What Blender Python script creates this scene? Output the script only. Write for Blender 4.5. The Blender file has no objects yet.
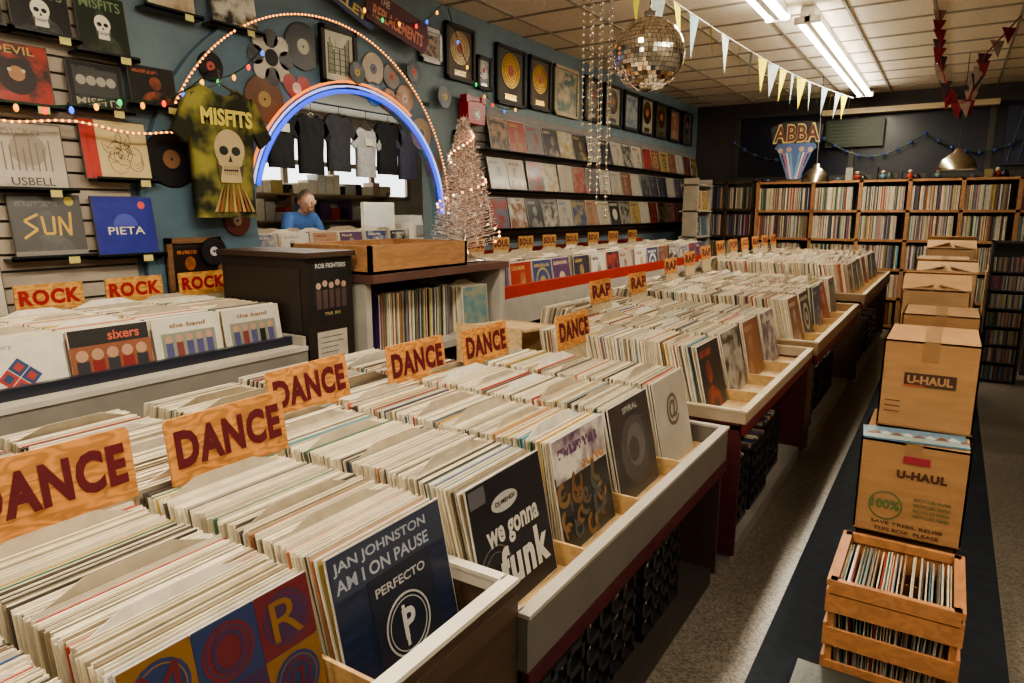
import bpy, math, random
from mathutils import Matrix, Vector
random.seed(7)
rnd=random.random
def ru(a,b): return a+(b-a)*rnd()
col0=bpy.context.scene.collection
# ---------------------------------------------------------------- materials
MATS={}
def newmat(name):
    m=bpy.data.materials.new(name); m.use_nodes=True
    nt=m.node_tree; b=nt.nodes['Principled BSDF']; MATS[name]=m
    return m,nt,b
def setp(b,**k):
    for a,v in k.items():
        n=a.replace('_',' ')
        if n in b.inputs: b.inputs[n].default_value=v
def N(nt,t,**k):
    n=nt.nodes.new(t)
    for a,v in k.items():
        if hasattr(n,a): setattr(n,a,v)
    return n
def attr_mat(name,rough=.5,metal=0.,spec=.5,coat=0.,bump=0.,bscale=40,vary=.12,vscale=12,stretch=(1,1,1),emis=0):
    """surface whose base colour is the mesh's Col attribute with procedural variation"""
    m,nt,b=newmat(name)
    setp(b,Roughness=rough,Metallic=metal,Coat_Weight=coat,Coat_Roughness=.12)
    b.inputs['Specular IOR Level'].default_value=spec
    at=N(nt,'ShaderNodeAttribute',attribute_name='Col')
    tc=N(nt,'ShaderNodeTexCoord'); mp=N(nt,'ShaderNodeMapping'); mp.inputs['Scale'].default_value=stretch
    nt.links.new(tc.outputs['Object'],mp.inputs['Vector'])
    no=N(nt,'ShaderNodeTexNoise'); no.inputs['Scale'].default_value=vscale; no.inputs['Detail'].default_value=4
    nt.links.new(mp.outputs['Vector'],no.inputs['Vector'])
    mr=N(nt,'ShaderNodeMapRange'); mr.inputs['From Min'].default_value=.3; mr.inputs['From Max'].default_value=.7
    mr.inputs['To Min'].default_value=1-vary; mr.inputs['To Max'].default_value=1+vary
    nt.links.new(no.outputs['Fac'],mr.inputs['Value'])
    vm=N(nt,'ShaderNodeVectorMath',operation='SCALE')
    nt.links.new(at.outputs['Color'],vm.inputs[0]); nt.links.new(mr.outputs['Result'],vm.inputs['Scale'])
    nt.links.new(vm.outputs['Vector'],b.inputs['Base Color'])
    if emis:
        nt.links.new(at.outputs['Color'],b.inputs['Emission Color']); b.inputs['Emission Strength'].default_value=emis
    if bump:
        n2=N(nt,'ShaderNodeTexNoise'); n2.inputs['Scale'].default_value=bscale
        nt.links.new(mp.outputs['Vector'],n2.inputs['Vector'])
        bp=N(nt,'ShaderNodeBump'); bp.inputs['Strength'].default_value=bump; bp.inputs['Distance'].default_value=.01
        nt.links.new(n2.outputs['Fac'],bp.inputs['Height']); nt.links.new(bp.outputs['Normal'],b.inputs['Normal'])
    return m
attr_mat('paint',rough=.5,vary=.10,vscale=7)
attr_mat('sleeve',rough=.34,spec=.55,bump=.14,bscale=30,vary=.12,vscale=25)
attr_mat('plastic',rough=.3,vary=.05)
attr_mat('cardboard',rough=.85,spec=.2,vary=.1,vscale=6,bump=.1,bscale=90,stretch=(1,1,6))
attr_mat('metal',rough=.22,metal=1,vary=.05)
attr_mat('vinyl',rough=.3,vary=.1)
attr_mat('cloth',rough=.9,spec=.15,vary=.15,vscale=20,bump=.3,bscale=30)
attr_mat('glow',rough=.5,emis=2.2)
attr_mat('tube',rough=.5,emis=20)
attr_mat('bulb',rough=.4,emis=2.)
attr_mat('neon',rough=.4,emis=1.0)
attr_mat('warmbulb',rough=.4,emis=3.5)
attr_mat('mirror',rough=.07,metal=1,vary=.02)
attr_mat('tinsel',rough=.3,metal=.35,spec=1.,vary=.2)
attr_mat('skin',rough=.55,vary=.06)
def wood(name,rough=.5,dist=4,sc=3,mscale=(3,.8,3),lo=.82):
    m,nt,b=newmat(name); setp(b,Roughness=rough)
    at=N(nt,'ShaderNodeAttribute',attribute_name='Col')
    tc=N(nt,'ShaderNodeTexCoord'); mp=N(nt,'ShaderNodeMapping'); mp.inputs['Scale'].default_value=mscale
    nt.links.new(tc.outputs['Object'],mp.inputs['Vector'])
    w=N(nt,'ShaderNodeTexNoise'); w.inputs['Scale'].default_value=sc; w.inputs['Detail'].default_value=3
    nt.links.new(mp.outputs['Vector'],w.inputs['Vector'])
    ml=N(nt,'ShaderNodeMath',operation='MULTIPLY'); ml.inputs[1].default_value=dist*6
    nt.links.new(w.outputs['Fac'],ml.inputs[0])
    sn=N(nt,'ShaderNodeMath',operation='SINE'); nt.links.new(ml.outputs[0],sn.inputs[0])
    mr=N(nt,'ShaderNodeMapRange'); mr.inputs['From Min'].default_value=-1; mr.inputs['To Min'].default_value=lo; mr.inputs['To Max'].default_value=1.06
    nt.links.new(sn.outputs[0],mr.inputs['Value'])
    vm=N(nt,'ShaderNodeVectorMath',operation='SCALE')
    nt.links.new(at.outputs['Color'],vm.inputs[0]); nt.links.new(mr.outputs['Result'],vm.inputs['Scale'])
    nt.links.new(vm.outputs['Vector'],b.inputs['Base Color'])
wood('wood',dist=5,mscale=(4,1.2,6)); wood('ply',dist=9,sc=2.2,mscale=(4,2.6,8),lo=.62)
# album cover art: UV driven, colours from attributes, seed in alpha
def cover_mat():
    m,nt,b=newmat('cover_art'); setp(b,Roughness=.34,Coat_Weight=.25,Coat_Roughness=.12)
    L=nt.links.new
    A=N(nt,'ShaderNodeAttribute',attribute_name='Col'); B=N(nt,'ShaderNodeAttribute',attribute_name='ColB')
    uv=N(nt,'ShaderNodeUVMap'); sx=N(nt,'ShaderNodeSeparateXYZ'); L(uv.outputs[0],sx.inputs[0])
    def M(op,a,b_=None,c_=None):
        n=N(nt,'ShaderNodeMath',operation=op)
        for i,v in enumerate((a,b_,c_)):
            if v is None: continue
            if isinstance(v,(int,float)): n.inputs[i].default_value=v
            else: L(v,n.inputs[i])
        return n.outputs[0]
    seed=A.outputs['Alpha']; x=sx.outputs[0]; y=sx.outputs[1]
    no=N(nt,'ShaderNodeTexNoise',noise_dimensions='4D'); no.inputs['Scale'].default_value=3.6; no.inputs['Detail'].default_value=5
    L(uv.outputs[0],no.inputs['Vector']); L(M('MULTIPLY',seed,91.),no.inputs['W'])
    blot=M('MULTIPLY',M('SUBTRACT',no.outputs['Fac'],.42),5.)
    blot=M('MINIMUM',M('MAXIMUM',blot,0.),1.)
    # portrait : head + shoulders
    dx=M('SUBTRACT',x,M('ADD',M('MULTIPLY',M('FRACT',M('MULTIPLY',seed,17.3)),.3),.35))
    dh=M('SUBTRACT',y,.58)
    head=M('LESS_THAN',M('ADD',M('MULTIPLY',M('MULTIPLY',dx,dx),1.7),M('MULTIPLY',dh,dh)),.03)
    db=M('SUBTRACT',y,.05)
    sh=M('LESS_THAN',M('ADD',M('MULTIPLY',M('MULTIPLY',dx,dx),.8),M('MULTIPLY',db,db)),.1)
    port=M('MAXIMUM',M('MULTIPLY',head,M('ADD',M('MULTIPLY',blot,.6),.3)),M('MULTIPLY',sh,M('MULTIPLY',blot,.8)))
    # ring / circle graphic
    cx=M('SUBTRACT',x,.5); cy=M('SUBTRACT',y,.45)
    r=M('SQRT',M('ADD',M('MULTIPLY',cx,cx),M('MULTIPLY',cy,cy)))
    ring=M('GREATER_THAN',M('SINE',M('MULTIPLY',r,M('ADD',M('MULTIPLY',seed,30.),9.))),.1)
    ring=M('MULTIPLY',ring,M('LESS_THAN',r,.36))
    s3=M('FRACT',M('MULTIPLY',seed,7.13))
    isP=M('LESS_THAN',s3,.5); isR=M('GREATER_THAN',s3,.92)
    isB=M('SUBTRACT',1.,M('ADD',isP,isR))
    f=M('ADD',M('ADD',M('MULTIPLY',isP,port),M('MULTIPLY',isR,ring)),M('MULTIPLY',isB,blot))
    f=M('MINIMUM',M('MAXIMUM',f,0.),1.)
    mx=N(nt,'ShaderNodeMix',data_type='RGBA'); L(f,mx.inputs[0]); L(A.outputs['Color'],mx.inputs[6]); L(B.outputs['Color'],mx.inputs[7])
    # title lettering at top (word-like bars)
    wn=N(nt,'ShaderNodeTexNoise',noise_dimensions='2D'); cmb=N(nt,'ShaderNodeCombineXYZ')
    L(M('ADD',M('MULTIPLY',x,26.),M('MULTIPLY',seed,331.)),cmb.inputs[0]); L(M('ADD',M('MULTIPLY',seed,77.),M('MULTIPLY',y,12.)),cmb.inputs[1])
    L(cmb.outputs[0],wn.inputs['Vector']); wn.inputs['Scale'].default_value=1.
    band=M('MULTIPLY',M('GREATER_THAN',y,.82),M('LESS_THAN',y,.91))
    xin=M('MULTIPLY',M('GREATER_THAN',x,.08),M('LESS_THAN',x,M('ADD',M('MULTIPLY',s3,.4),.5)))
    tf=M('MULTIPLY',M('MULTIPLY',band,xin),M('GREATER_THAN',wn.outputs['Fac'],.45))
    inv=N(nt,'ShaderNodeMix',data_type='RGBA'); L(tf,inv.inputs[0]); L(mx.outputs[2],inv.inputs[6]); L(B.outputs['Color'],inv.inputs[7])
    L(inv.outputs[2],b.inputs['Base Color'])
cover_mat()
# floor
m,nt,b=newmat('floor_terrazzo'); setp(b,Roughness=.3)
tc=N(nt,'ShaderNodeTexCoord'); v=N(nt,'ShaderNodeTexVoronoi'); v.inputs['Scale'].default_value=130
nt.links.new(tc.outputs['Object'],v.inputs['Vector'])
cr=N(nt,'ShaderNodeValToRGB'); e=cr.color_ramp.elements; e[0].position=.1; e[0].color=(.10,.088,.07,1); e[1].position=.95; e[1].color=(.27,.24,.195,1)
sp_=N(nt,'ShaderNodeSeparateColor'); nt.links.new(v.outputs['Color'],sp_.inputs[0]); nt.links.new(sp_.outputs[0],cr.inputs[0])
n2=N(nt,'ShaderNodeTexNoise'); n2.inputs['Scale'].default_value=1.6; n2.inputs['Detail'].default_value=6; nt.links.new(tc.outputs['Object'],n2.inputs['Vector'])
mx=N(nt,'ShaderNodeMix',data_type='RGBA'); mx.blend_type='MULTIPLY'; mx.inputs[0].default_value=.5
nt.links.new(cr.outputs[0],mx.inputs[6]); nt.links.new(n2.outputs['Fac'],mx.inputs[7]); nt.links.new(mx.outputs[2],b.inputs['Base Color'])
# ceiling tile
m,nt,b=newmat('ceiling_tile'); setp(b,Roughness=.9)
tc=N(nt,'ShaderNodeTexCoord'); v=N(nt,'ShaderNodeTexNoise'); v.inputs['Scale'].default_value=110; v.inputs['Detail'].default_value=2
nt.links.new(tc.outputs['Object'],v.inputs['Vector'])
cr=N(nt,'ShaderNodeValToRGB'); e=cr.color_ramp.elements; e[0].position=.33; e[0].color=(.56,.48,.38,1); e[1].position=.45; e[1].color=(.84,.76,.63,1)
nt.links.new(v.outputs['Fac'],cr.inputs[0]); nt.links.new(cr.outputs[0],b.inputs['Base Color'])
# tie dye shirt
m,nt,b=newmat('shirt_dye'); setp(b,Roughness=.9)
tc=N(nt,'ShaderNodeTexCoord'); v=N(nt,'ShaderNodeTexNoise'); v.inputs['Scale'].default_value=5; v.inputs['Detail'].default_value=3
nt.links.new(tc.outputs['Object'],v.inputs['Vector'])
cr=N(nt,'ShaderNodeValToRGB'); e=cr.color_ramp.elements; e[0].position=.44; e[0].color=(.02,.022,.01,1); e[1].position=.60; e[1].color=(.27,.25,.06,1)
nt.links.new(v.outputs['Fac'],cr.inputs[0]); nt.links.new(cr.outputs[0],b.inputs['Base Color'])
# ---------------------------------------------------------------- mesh builder
TXT={}
def text_geo(s,bold):
    k=(s,bold)
    if k in TXT: return TXT[k]
    cu=bpy.data.curves.new('t','FONT'); cu.body=s; cu.size=1; cu.offset=bold; cu.resolution_u=3; cu.align_x='CENTER'
    if bold>.04: cu.space_character=1.12
    o=bpy.data.objects.new('t',cu); col0.objects.link(o); bpy.context.view_layer.update()
    me=o.to_mesh(); vs=[tuple(v.co) for v in me.vertices]; fs=[tuple(p.vertices) for p in me.polygons]
    o.to_mesh_clear(); bpy.data.objects.remove(o); bpy.data.curves.remove(cu)
    xs=[v[0] for v in vs]; ys=[v[1] for v in vs]
    x0,x1,y0,y1=min(xs),max(xs),min(ys),max(ys)
    vs=[((v[0]-(x0+x1)/2)/(x1-x0),(v[1]-(y0+y1)/2)/(y1-y0)) for v in vs]
    TXT[k]=(vs,fs); return TXT[k]
def fx(x,y,z,lean=0.,roll=0.):
    """local frame on a surface that faces +X: local x->+Y, y->up, z->+X ; lean tips the top back"""
    s,c=math.sin(lean),math.cos(lean)
    M=Matrix(((0,-s,c,x),(1,0,0,y),(0,c,s,z),(0,0,0,1)))
    return M@Matrix.Rotation(roll,4,'Z') if roll else M
def fy(x,y,z,lean=0.,roll=0.):
    """surface that faces -Y: local x->+X, y->up, z->-Y"""
    s,c=math.sin(lean),math.cos(lean)
    M=Matrix(((1,0,0,x),(0,s,-c,y),(0,c,s,z),(0,0,0,1)))
    return M@Matrix.Rotation(roll,4,'Z') if roll else M
def fnx(x,y,z,lean=0.):
    return Matrix.Translation((x,y,z))@Matrix.Rotation(math.pi,4,'Z')@fx(0,0,0,lean)
BF=((0,3,2,1),(4,5,6,7),(0,1,5,4),(1,2,6,5),(2,3,7,6),(3,0,4,7))
class MB:
    def __init__(s): s.v=[];s.f=[];s.m=[];s.c=[];s.c2=[];s.uv=[];s.ml=[];s.sm=[]
    def mi(s,n):
        if n not in s.ml: s.ml.append(n)
        return s.ml.index(n)
    def add(s,vs,fs,mat,col,M=None,col2=None,uvs=None,seed=0.,smooth=False):
        o=len(s.v)
        if M is not None: vs=[tuple(M@Vector(v)) for v in vs]
        s.v.extend(vs); k=s.mi(mat); c=(col[0],col[1],col[2],seed); c2=col2 or col
        for i,f in enumerate(fs):
            s.f.append(tuple(a+o for a in f)); s.m.append(k); s.c.append(c); s.c2.append((c2[0],c2[1],c2[2],1)); s.sm.append(smooth)
            s.uv.append(uvs if uvs else None)
    def box(s,x0,y0,z0,x1,y1,z1,mat='paint',col=(.5,.5,.5),M=None):
        if x1<x0:x0,x1=x1,x0
        if y1<y0:y0,y1=y1,y0
        if z1<z0:z0,z1=z1,z0
        s.add([(x0,y0,z0),(x1,y0,z0),(x1,y1,z0),(x0,y1,z0),(x0,y0,z1),(x1,y0,z1),(x1,y1,z1),(x0,y1,z1)],BF,mat,col,M)
    def slab(s,M,w,h,t,mat,col):
        """bottom-centre at the origin of M, front face at z=0"""
        s.box(-w/2,0,-t,w/2,h,0,mat,col,M)
    def tab(s,M,w,h,t,mat,col):
        """divider card with a raised rounded tab"""
        pts=[(-w/2,0),(w/2,0),(w/2,h-.03),(w/2-.05,h-.012),(w/2-.08,h),(-w/2+.08,h),(-w/2+.05,h-.012),(-w/2,h-.03)]
        s.prism(M,pts,-t,0,mat,col)
    def cover(s,M,w,h,t,colA,colB,seed,edge=(.75,.72,.66)):
        s.slab(M,w,h,t,'sleeve',edge)
        e=.004
        s.add([(-w/2+e,e,.0008),(w/2-e,e,.0008),(w/2-e,h-e,.0008),(-w/2+e,h-e,.0008)],[(0,1,2,3)],'cover_art',colA,M,colB,((0,0),(1,0),(1,1),(0,1)),seed)
    def quad(s,M,x0,y0,x1,y1,z,mat,col):
        s.add([(x0,y0,z),(x1,y0,z),(x1,y1,z),(x0,y1,z)],[(0,1,2,3)],mat,col,M)
    def poly(s,M,pts,z,mat,col):
        s.add([(p[0],p[1],z) for p in pts],[tuple(range(len(pts)))],mat,col,M)
    def prism(s,M,pts,z0,z1,mat,col):
        n=len(pts); vs=[(p[0],p[1],z0) for p in pts]+[(p[0],p[1],z1) for p in pts]
        fs=[tuple(range(n,2*n)),tuple(reversed(range(n)))]+[(i,(i+1)%n,n+(i+1)%n,n+i) for i in range(n)]
        s.add(vs,fs,mat,col,M)
    def disc(s,M,r,z,mat,col,cx=0,cy=0,n=28,ry=None,a0=0,a1=2*math.pi):
        ry=ry or r
        full=abs(a1-a0-2*math.pi)<1e-6
        k=n if full else n+1
        s.poly(M,[(cx+r*math.cos(a0+(a1-a0)*i/n),cy+ry*math.sin(a0+(a1-a0)*i/n)) for i in range(k)],z,mat,col)
    def ring(s,M,r0,r1,z0,z1,mat,col,cx=0,cy=0,n=32,a0=0,a1=2*math.pi,ry0=None,ry1=None):
        ry0=ry0 or r0; ry1=ry1 or r1
        vs=[];fs=[]
        for i in range(n+1):
            a=a0+(a1-a0)*i/n; c,si=math.cos(a),math.sin(a)
            vs+=[(cx+r0*c,cy+ry0*si,z0),(cx+r1*c,cy+ry1*si,z0),(cx+r1*c,cy+ry1*si,z1),(cx+r0*c,cy+ry0*si,z1)]
        for i in range(n):
            a=i*4;b_=a+4
            for j in range(4): fs.append((a+j,a+(j+1)%4,b_+(j+1)%4,b_+j))
        s.add(vs,fs,mat,col,M)
    def text(s,M,body,w,h,z,mat,col,cx=0,cy=0,bold=.02):
        vs,fs=text_geo(body,bold)
        s.add([(cx+v[0]*w,cy+v[1]*h,z) for v in vs],fs,mat,col,M)
    def lathe(s,M,prof,mat,col,n=24,smooth=True):
        vs=[];fs=[]
        for r,z in prof:
            for i in range(n):
                a=2*math.pi*i/n; vs.append((r*math.cos(a),r*math.sin(a),z))
        for k in range(len(prof)-1):
            for i in range(n):
                j=(i+1)%n; fs.append((k*n+i,k*n+j,(k+1)*n+j,(k+1)*n+i))
        s.add(vs,fs,mat,col,M,smooth=smooth)
    def tubepath(s,pts,r,mat,col,n=6):
        pts=[Vector(p) for p in pts]; vs=[];fs=[]
        for i,p in enumerate(pts):
            d=(pts[min(i+1,len(pts)-1)]-pts[max(i-1,0)]).normalized()
            u=d.cross(Vector((0,0,1)))
            if u.length<.01: u=d.cross(Vector((1,0,0)))
            u.normalize(); w=d.cross(u)
            for k in range(n):
                a=2*math.pi*k/n; vs.append(tuple(p+u*(r*math.cos(a))+w*(r*math.sin(a))))
        for i in range(len(pts)-1):
            for k in range(n):
                j=(k+1)%n; fs.append((i*n+k,i*n+j,(i+1)*n+j,(i+1)*n+k))
        fs.append(tuple(range(n))); fs.append(tuple((len(pts)-1)*n+k for k in range(n)))
        s.add(vs,fs,mat,col,smooth=True)
    def ball(s,p,r,mat,col,n=8,m=6,sz=1.,M=None):
        vs=[];fs=[]
        for i in range(m+1):
            t=math.pi*i/m
            for k in range(n):
                a=2*math.pi*k/n; vs.append((p[0]+r*math.sin(t)*math.cos(a),p[1]+r*math.sin(t)*math.sin(a),p[2]+r*sz*math.cos(t)))
        for i in range(m):
            for k in range(n):
                j=(k+1)%n; fs.append((i*n+k,(i+1)*n+k,(i+1)*n+j,i*n+j))
        s.add(vs,fs,mat,col,M,smooth=True)
    def done(s,name,parent=None,origin=None):
        me=bpy.data.meshes.new(name)
        o=Vector(origin) if origin else Vector((0,0,0))
        me.from_pydata([tuple(Vector(v)-o) for v in s.v] if origin else s.v,[],s.f)
        for n in s.ml: me.materials.append(MATS[n])
        me.polygons.foreach_set('material_index',s.m); me.polygons.foreach_set('use_smooth',s.sm)
        a=me.color_attributes.new('Col','FLOAT_COLOR','CORNER'); b_=me.color_attributes.new('ColB','FLOAT_COLOR','CORNER')
        u=me.uv_layers.new(name='UVMap')
        ca=[];cb=[];cu=[]
        for f,c,c2,uv in zip(s.f,s.c,s.c2,s.uv):
            n=len(f); ca.extend(c*n); cb.extend(c2*n)
            if uv: 
                for q in uv: cu.extend(q)
            else: cu.extend((0.,0.)*n)
        a.data.foreach_set('color',ca); b_.data.foreach_set('color',cb); u.data.foreach_set('uv',cu)
        me.update()
        ob=bpy.data.objects.new(name,me); ob.location=o; col0.objects.link(ob)
        if parent:
            ob.parent=parent; ob.matrix_parent_inverse=Matrix.Translation(parent.location).inverted()
        return ob
def empty(name,loc=(0,0,0)):
    e=bpy.data.objects.new(name,None); e.location=loc; col0.objects.link(e); return e
# colours
BLK=(.015,.015,.017); MAR=(.10,.006,.014); SIGNW=(.60,.27,.08)
PAL=[(.02,.02,.025),(.6,.58,.5),(.36,.05,.035),(.05,.08,.2),(.45,.34,.12),(.08,.15,.12),(.25,.1,.05),(.22,.22,.22),(.42,.26,.17),(.1,.05,.12),(.5,.4,.27),(.1,.2,.28),(.03,.03,.045),(.62,.6,.52),(.4,.38,.33),(.04,.04,.06),(.03,.025,.02)]
def pal(): return random.choice(PAL)
def pair():
    a=pal(); b_=pal()
    while sum(abs(p-q) for p,q in zip(a,b_))<.35: b_=pal()
    return a,b_
def edgecol():
    r=rnd()
    if r<.70: k=ru(.66,1.04); return (.80*k,.71*k,.54*k)
    if r<.82: k=ru(.35,.65); return (.7*k,.58*k,.40*k)
    if r<.90: return (.10,.085,.07)
    return random.choice([(.38,.05,.04),(.08,.13,.28),(.5,.35,.08),(.1,.2,.12),(.5,.2,.1),(.45,.08,.06),(.15,.3,.35)])
def rec_col(mb,xf,xb,yc,zb,sp=.0048,w=.315,h=.315,lean=.2,front=None,jit=.005,dividers=True):
    """a filed column of LPs from front xf back to xb, facing +X (or -X when xf<xb)"""
    d=1 if xf>xb else -1
    x=xf; first=True; nd=ru(.06,.16); wave=ru(0,6)
    while (x-xb)*d>0:
        l=lean+.05*math.sin(x*14+wave)+ru(-.012,.012)
        hh=h*ru(.972,1.0); yy=yc+ru(-jit,jit)
        M=fx(x,yy,zb,l) if d>0 else fnx(x,yy,zb,l)
        if first:
            a,b_=front if front else pair()
            mb.cover(M,w,hh,.003,a,b_,rnd()); first=False
        else:
            nd-=sp
            if dividers and nd<0:
                nd=ru(.1,.25)
                mb.tab(M,w*.98,hh+ru(.018,.035),.002,'sleeve',(.42,.36,.27) if rnd()<.7 else (.72,.68,.6))
            else:
                mb.slab(M,w,hh,sp*ru(.5,.95),'sleeve',edgecol())
        x-=d*sp*ru(.8,1.25)
def spines_y(mb,x,y0,y1,zb,depth=.3,h=.31,sp=.006,dark=.5):
    """LPs shelved spine-out toward +X, running along Y"""
    y=y0
    while y<y1:
        hh=h*ru(.96,1); c=edgecol() if rnd()>dark else tuple(k*ru(.4,1) for k in pal())
        mb.box(x-depth,y,zb,x-ru(0,.012),y+sp*.85,zb+hh,'sleeve',c); y+=sp*ru(.8,1.3)
def spines_x(mb,y,x0,x1,zb,depth=.3,h=.31,sp=.006,dark=.5):
    x=x0
    while x<x1:
        hh=h*ru(.96,1); c=tuple(q*.85 for q in edgecol()) if rnd()>dark else tuple(k*ru(.4,1) for k in pal())
        mb.box(x,y+ru(0,.012),zb,x+sp*.85,y+depth,zb+hh,'sleeve',c); x+=sp*ru(.8,1.3)
# ---------------------------------------------------------------- room shell
XW=-3.65; YB=11.3; ZC=3.15; XR=2.4; YF=-2.6; XB=-9.2
mb=MB(); mb.box(XB,YF,-.1,XR,YB,0,'floor_terrazzo'); mb.done('floor')
mb=MB(); mb.box(XB,YF,ZC,XR,YB,ZC+.1,'ceiling_tile')
y=YF
while y<YB: mb.box(XW,y-.012,ZC-.012,XR,y+.012,ZC,'paint',(.30,.26,.20)); y+=.61
x=XW+.3
while x<XR: mb.box(x-.012,YF,ZC-.013,x+.012,YB,ZC,'paint',(.30,.26,.20)); x+=.61
mb.done('ceiling')
WB=(.15,.21,.24)
mb=MB()
mb.box(XW-.1,YF,0,XW,2.72,ZC,'paint',WB); mb.box(XW-.1,4.5,0,XW,YB,ZC,'paint',WB)
mb.box(XW-.1,2.72,0,XW,4.5,1.22,'paint',WB); mb.box(XW-.1,2.72,2.36,XW,4.5,ZC,'paint',WB)
mb.done('wall_left')
mb=MB(); mb.box(XR,YF,0,XR+.1,YB,ZC,'paint',(.3,.26,.2)); mb.done('wall_right')
mb=MB(); mb.box(XB,YF-.1,0,XR,YF,ZC,'paint',(.35,.3,.24)); mb.done('wall_front')
mb=MB(); DK=(.045,.038,.036)
mb.box(XB,YB,0,XR,YB+.1,2.0,'paint',DK); mb.box(XB,YB,2.0,-3.0,YB+.1,ZC,'paint',DK)
mb.box(-3.0,YB,2.95,XR,YB+.1,ZC,'paint',DK); mb.box(1.9,YB,2.0,XR,YB+.1,2.95,'paint',DK); mb.done('wall_back')
mb=MB(); CW=(.5,.42,.32)
mb.box(XB-.1,YF,0,XB,YB,1.75,'paint',CW); mb.box(XB-.1,YF,2.9,XB,YB,ZC,'paint',CW)
mb.box(XB-.1,YF,1.75,XB,5.6,2.9,'paint',CW); mb.box(XB-.1,10.6,1.75,XB,YB,2.9,'paint',CW); mb.done('wall_far_room')
mb=MB(); mb.box(XB-.06,5.6,1.75,XB-.04,10.6,2.9,'glow',(.8,.85,.85))
for i in range(6): y=5.6+5.0*i/5; mb.box(XB-.04,y-.05,1.75,XB+.02,y+.05,2.9,'paint',(.3,.22,.15))
for z in (1.75,2.3,2.9): mb.box(XB-.04,5.6,z-.04,XB+.02,10.6,z+.04,'paint',(.3,.22,.15))
mb.done('window_1')
mb=MB(); mb.box(-3.0,YB+.02,2.0,1.9,YB+.05,2.95,'plastic',(.006,.009,.02))
for x in (-3.0,-1.35,.3,1.9): mb.box(x-.035,YB-.03,2.0,x+.035,YB+.02,2.95,'paint',(.05,.045,.04))
for z in (2.0,2.95): mb.box(-3.0,YB-.03,z-.03,1.9,YB+.02,z+.03,'paint',(.05,.045,.04))
mb.done('window_2')
# slat walls
mb=MB(); SL=(.42,.36,.29)
z=.85; mb.box(XW,-2.5,z,XW+.004,2.0,ZC-.02,'paint',(.06,.05,.04))
while z<ZC-.04:
    mb.box(XW+.004,-2.5,z+.006,XW+.02,2.0,min(z+.07,ZC-.02),'paint',SL); z+=.076
mb.done('slatwall_panel')
mb=MB(); z=1.28
mb.box(XW,5.0,1.2,XW+.004,YB-.3,2.42,'paint',(.07,.06,.06))
while z<2.36:
    mb.box(XW+.004,5.0,z+.006,XW+.02,YB-.3,z+.07,'paint',(.20,.19,.18)); z+=.076
mb.done('slatwall_panel')
# ---------------------------------------------------------------- wall merchandise (left)
def ledge(mb,y0,y1,z,x=XW+.02,d=.09):
    mb.box(x,y0,z-.012,x+d,y1,z,'plastic',BLK); mb.box(x+d-.006,y0,z-.012,x+d,y1,z+.012,'plastic',BLK)
def wallcover(y0,y1,z0,z1,a,b_,seed,name='album_on_shelf',deco=None,led=True):
    mb=MB(); M=fx(XW+.085,(y0+y1)/2,z0+.001,.12)
    mb.cover(M,y1-y0,(z1-z0),.012,a,b_,seed,(.08,.07,.06))
    if deco: deco(mb,M,y1-y0,z1-z0)
    if led:
        ledge(mb,y0-.03,y1+.03,z0); mb.quad(fx(XW+.112,(y0+y1)/2,z0-.012),.05,-.02,.10,.012,.001,'paint',(.6,.55,.2))
    return mb.done(name)
def sun(mb,M,w,h):
    G=(.66,.42,.10); t=.006
    def ln(p,q):
        d=Vector((q[0]-p[0],q[1]-p[1],0)).normalized(); n=Vector((-d.y,d.x,0))*t
        mb.add([(p[0]-n.x,p[1]-n.y,.002),(q[0]-n.x,q[1]-n.y,.002),(q[0]+n.x,q[1]+n.y,.002),(p[0]+n.x,p[1]+n.y,.002)],[(0,1,2,3)],'paint',G,M)
    for a,b_ in (((-.04,.20),(-.10,.17)),((-.10,.17),(-.05,.13)),((-.05,.13),(-.11,.09)),((-.025,.19),(-.02,.11)),((-.02,.11),(.02,.11)),((.02,.11),(.025,.19)),((.045,.10),(.05,.19)),((.05,.19),(.09,.10)),((.09,.10),(.10,.21))): ln(a,b_)
    mb.quad(M,-w/2,0,w/2,.03,.002,'plastic',(.25,.24,.22)); mb.disc(M,.022,.003,'paint',(.6,.5,.1),w*.33,h*.9,12)
def pieta(mb,M,w,h): mb.text(M,'PIETA',w*.6,h*.13,.003,'paint',(.75,.7,.5),0,h*.42,.01); mb.disc(M,w*.2,.0015,'paint',(.07,.09,.42),0,h*.5,16,a0=0,a1=math.pi); mb.disc(M,.02,.003,'paint',(.7,.1,.1),w*.3,h*.85,10)
def skull(mb,M,w,cx,cy,col=(.75,.72,.6)):
    mb.disc(M,w*.5,.002,'paint',col,cx,cy,24,ry=w*.55); mb.prism(M,[(cx-w*.34,cy-w*.95),(cx+w*.34,cy-w*.95),(cx+w*.40,cy-w*.3),(cx-w*.40,cy-w*.3)],.0005,.0021,'paint',col)
    for sx in (-1,1):
        mb.disc(M,w*.15,.003,'paint',BLK,cx+sx*w*.2,cy-w*.05,12,ry=w*.13); mb.prism(M,[(cx+sx*w*.46,cy-w*.4),(cx+sx*w*.36,cy-w*.85),(cx+sx*w*.28,cy-w*.5)][::sx],.002,.003,'paint',tuple(k*.2 for k in col))
    mb.poly(M,[(cx-w*.07,cy-w*.36),(cx+w*.07,cy-w*.36),(cx,cy-w*.17)],.003,'paint',BLK)
    mb.quad(M,cx-w*.24,cy-w*.62,cx+w*.24,cy-w*.58,.003,'paint',BLK)
    for i in range(7): mb.quad(M,cx-w*.22+i*w*.07,cy-w*.74,cx-w*.205+i*w*.07,cy-w*.47,.003,'paint',BLK)
def misf(mb,M,w,h): mb.text(M,'MISFITS',w*.8,h*.17,.003,'paint',(.2,.3,.16),0,h*.84,.01); skull(mb,M,w*.32,0,h*.52)
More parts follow.
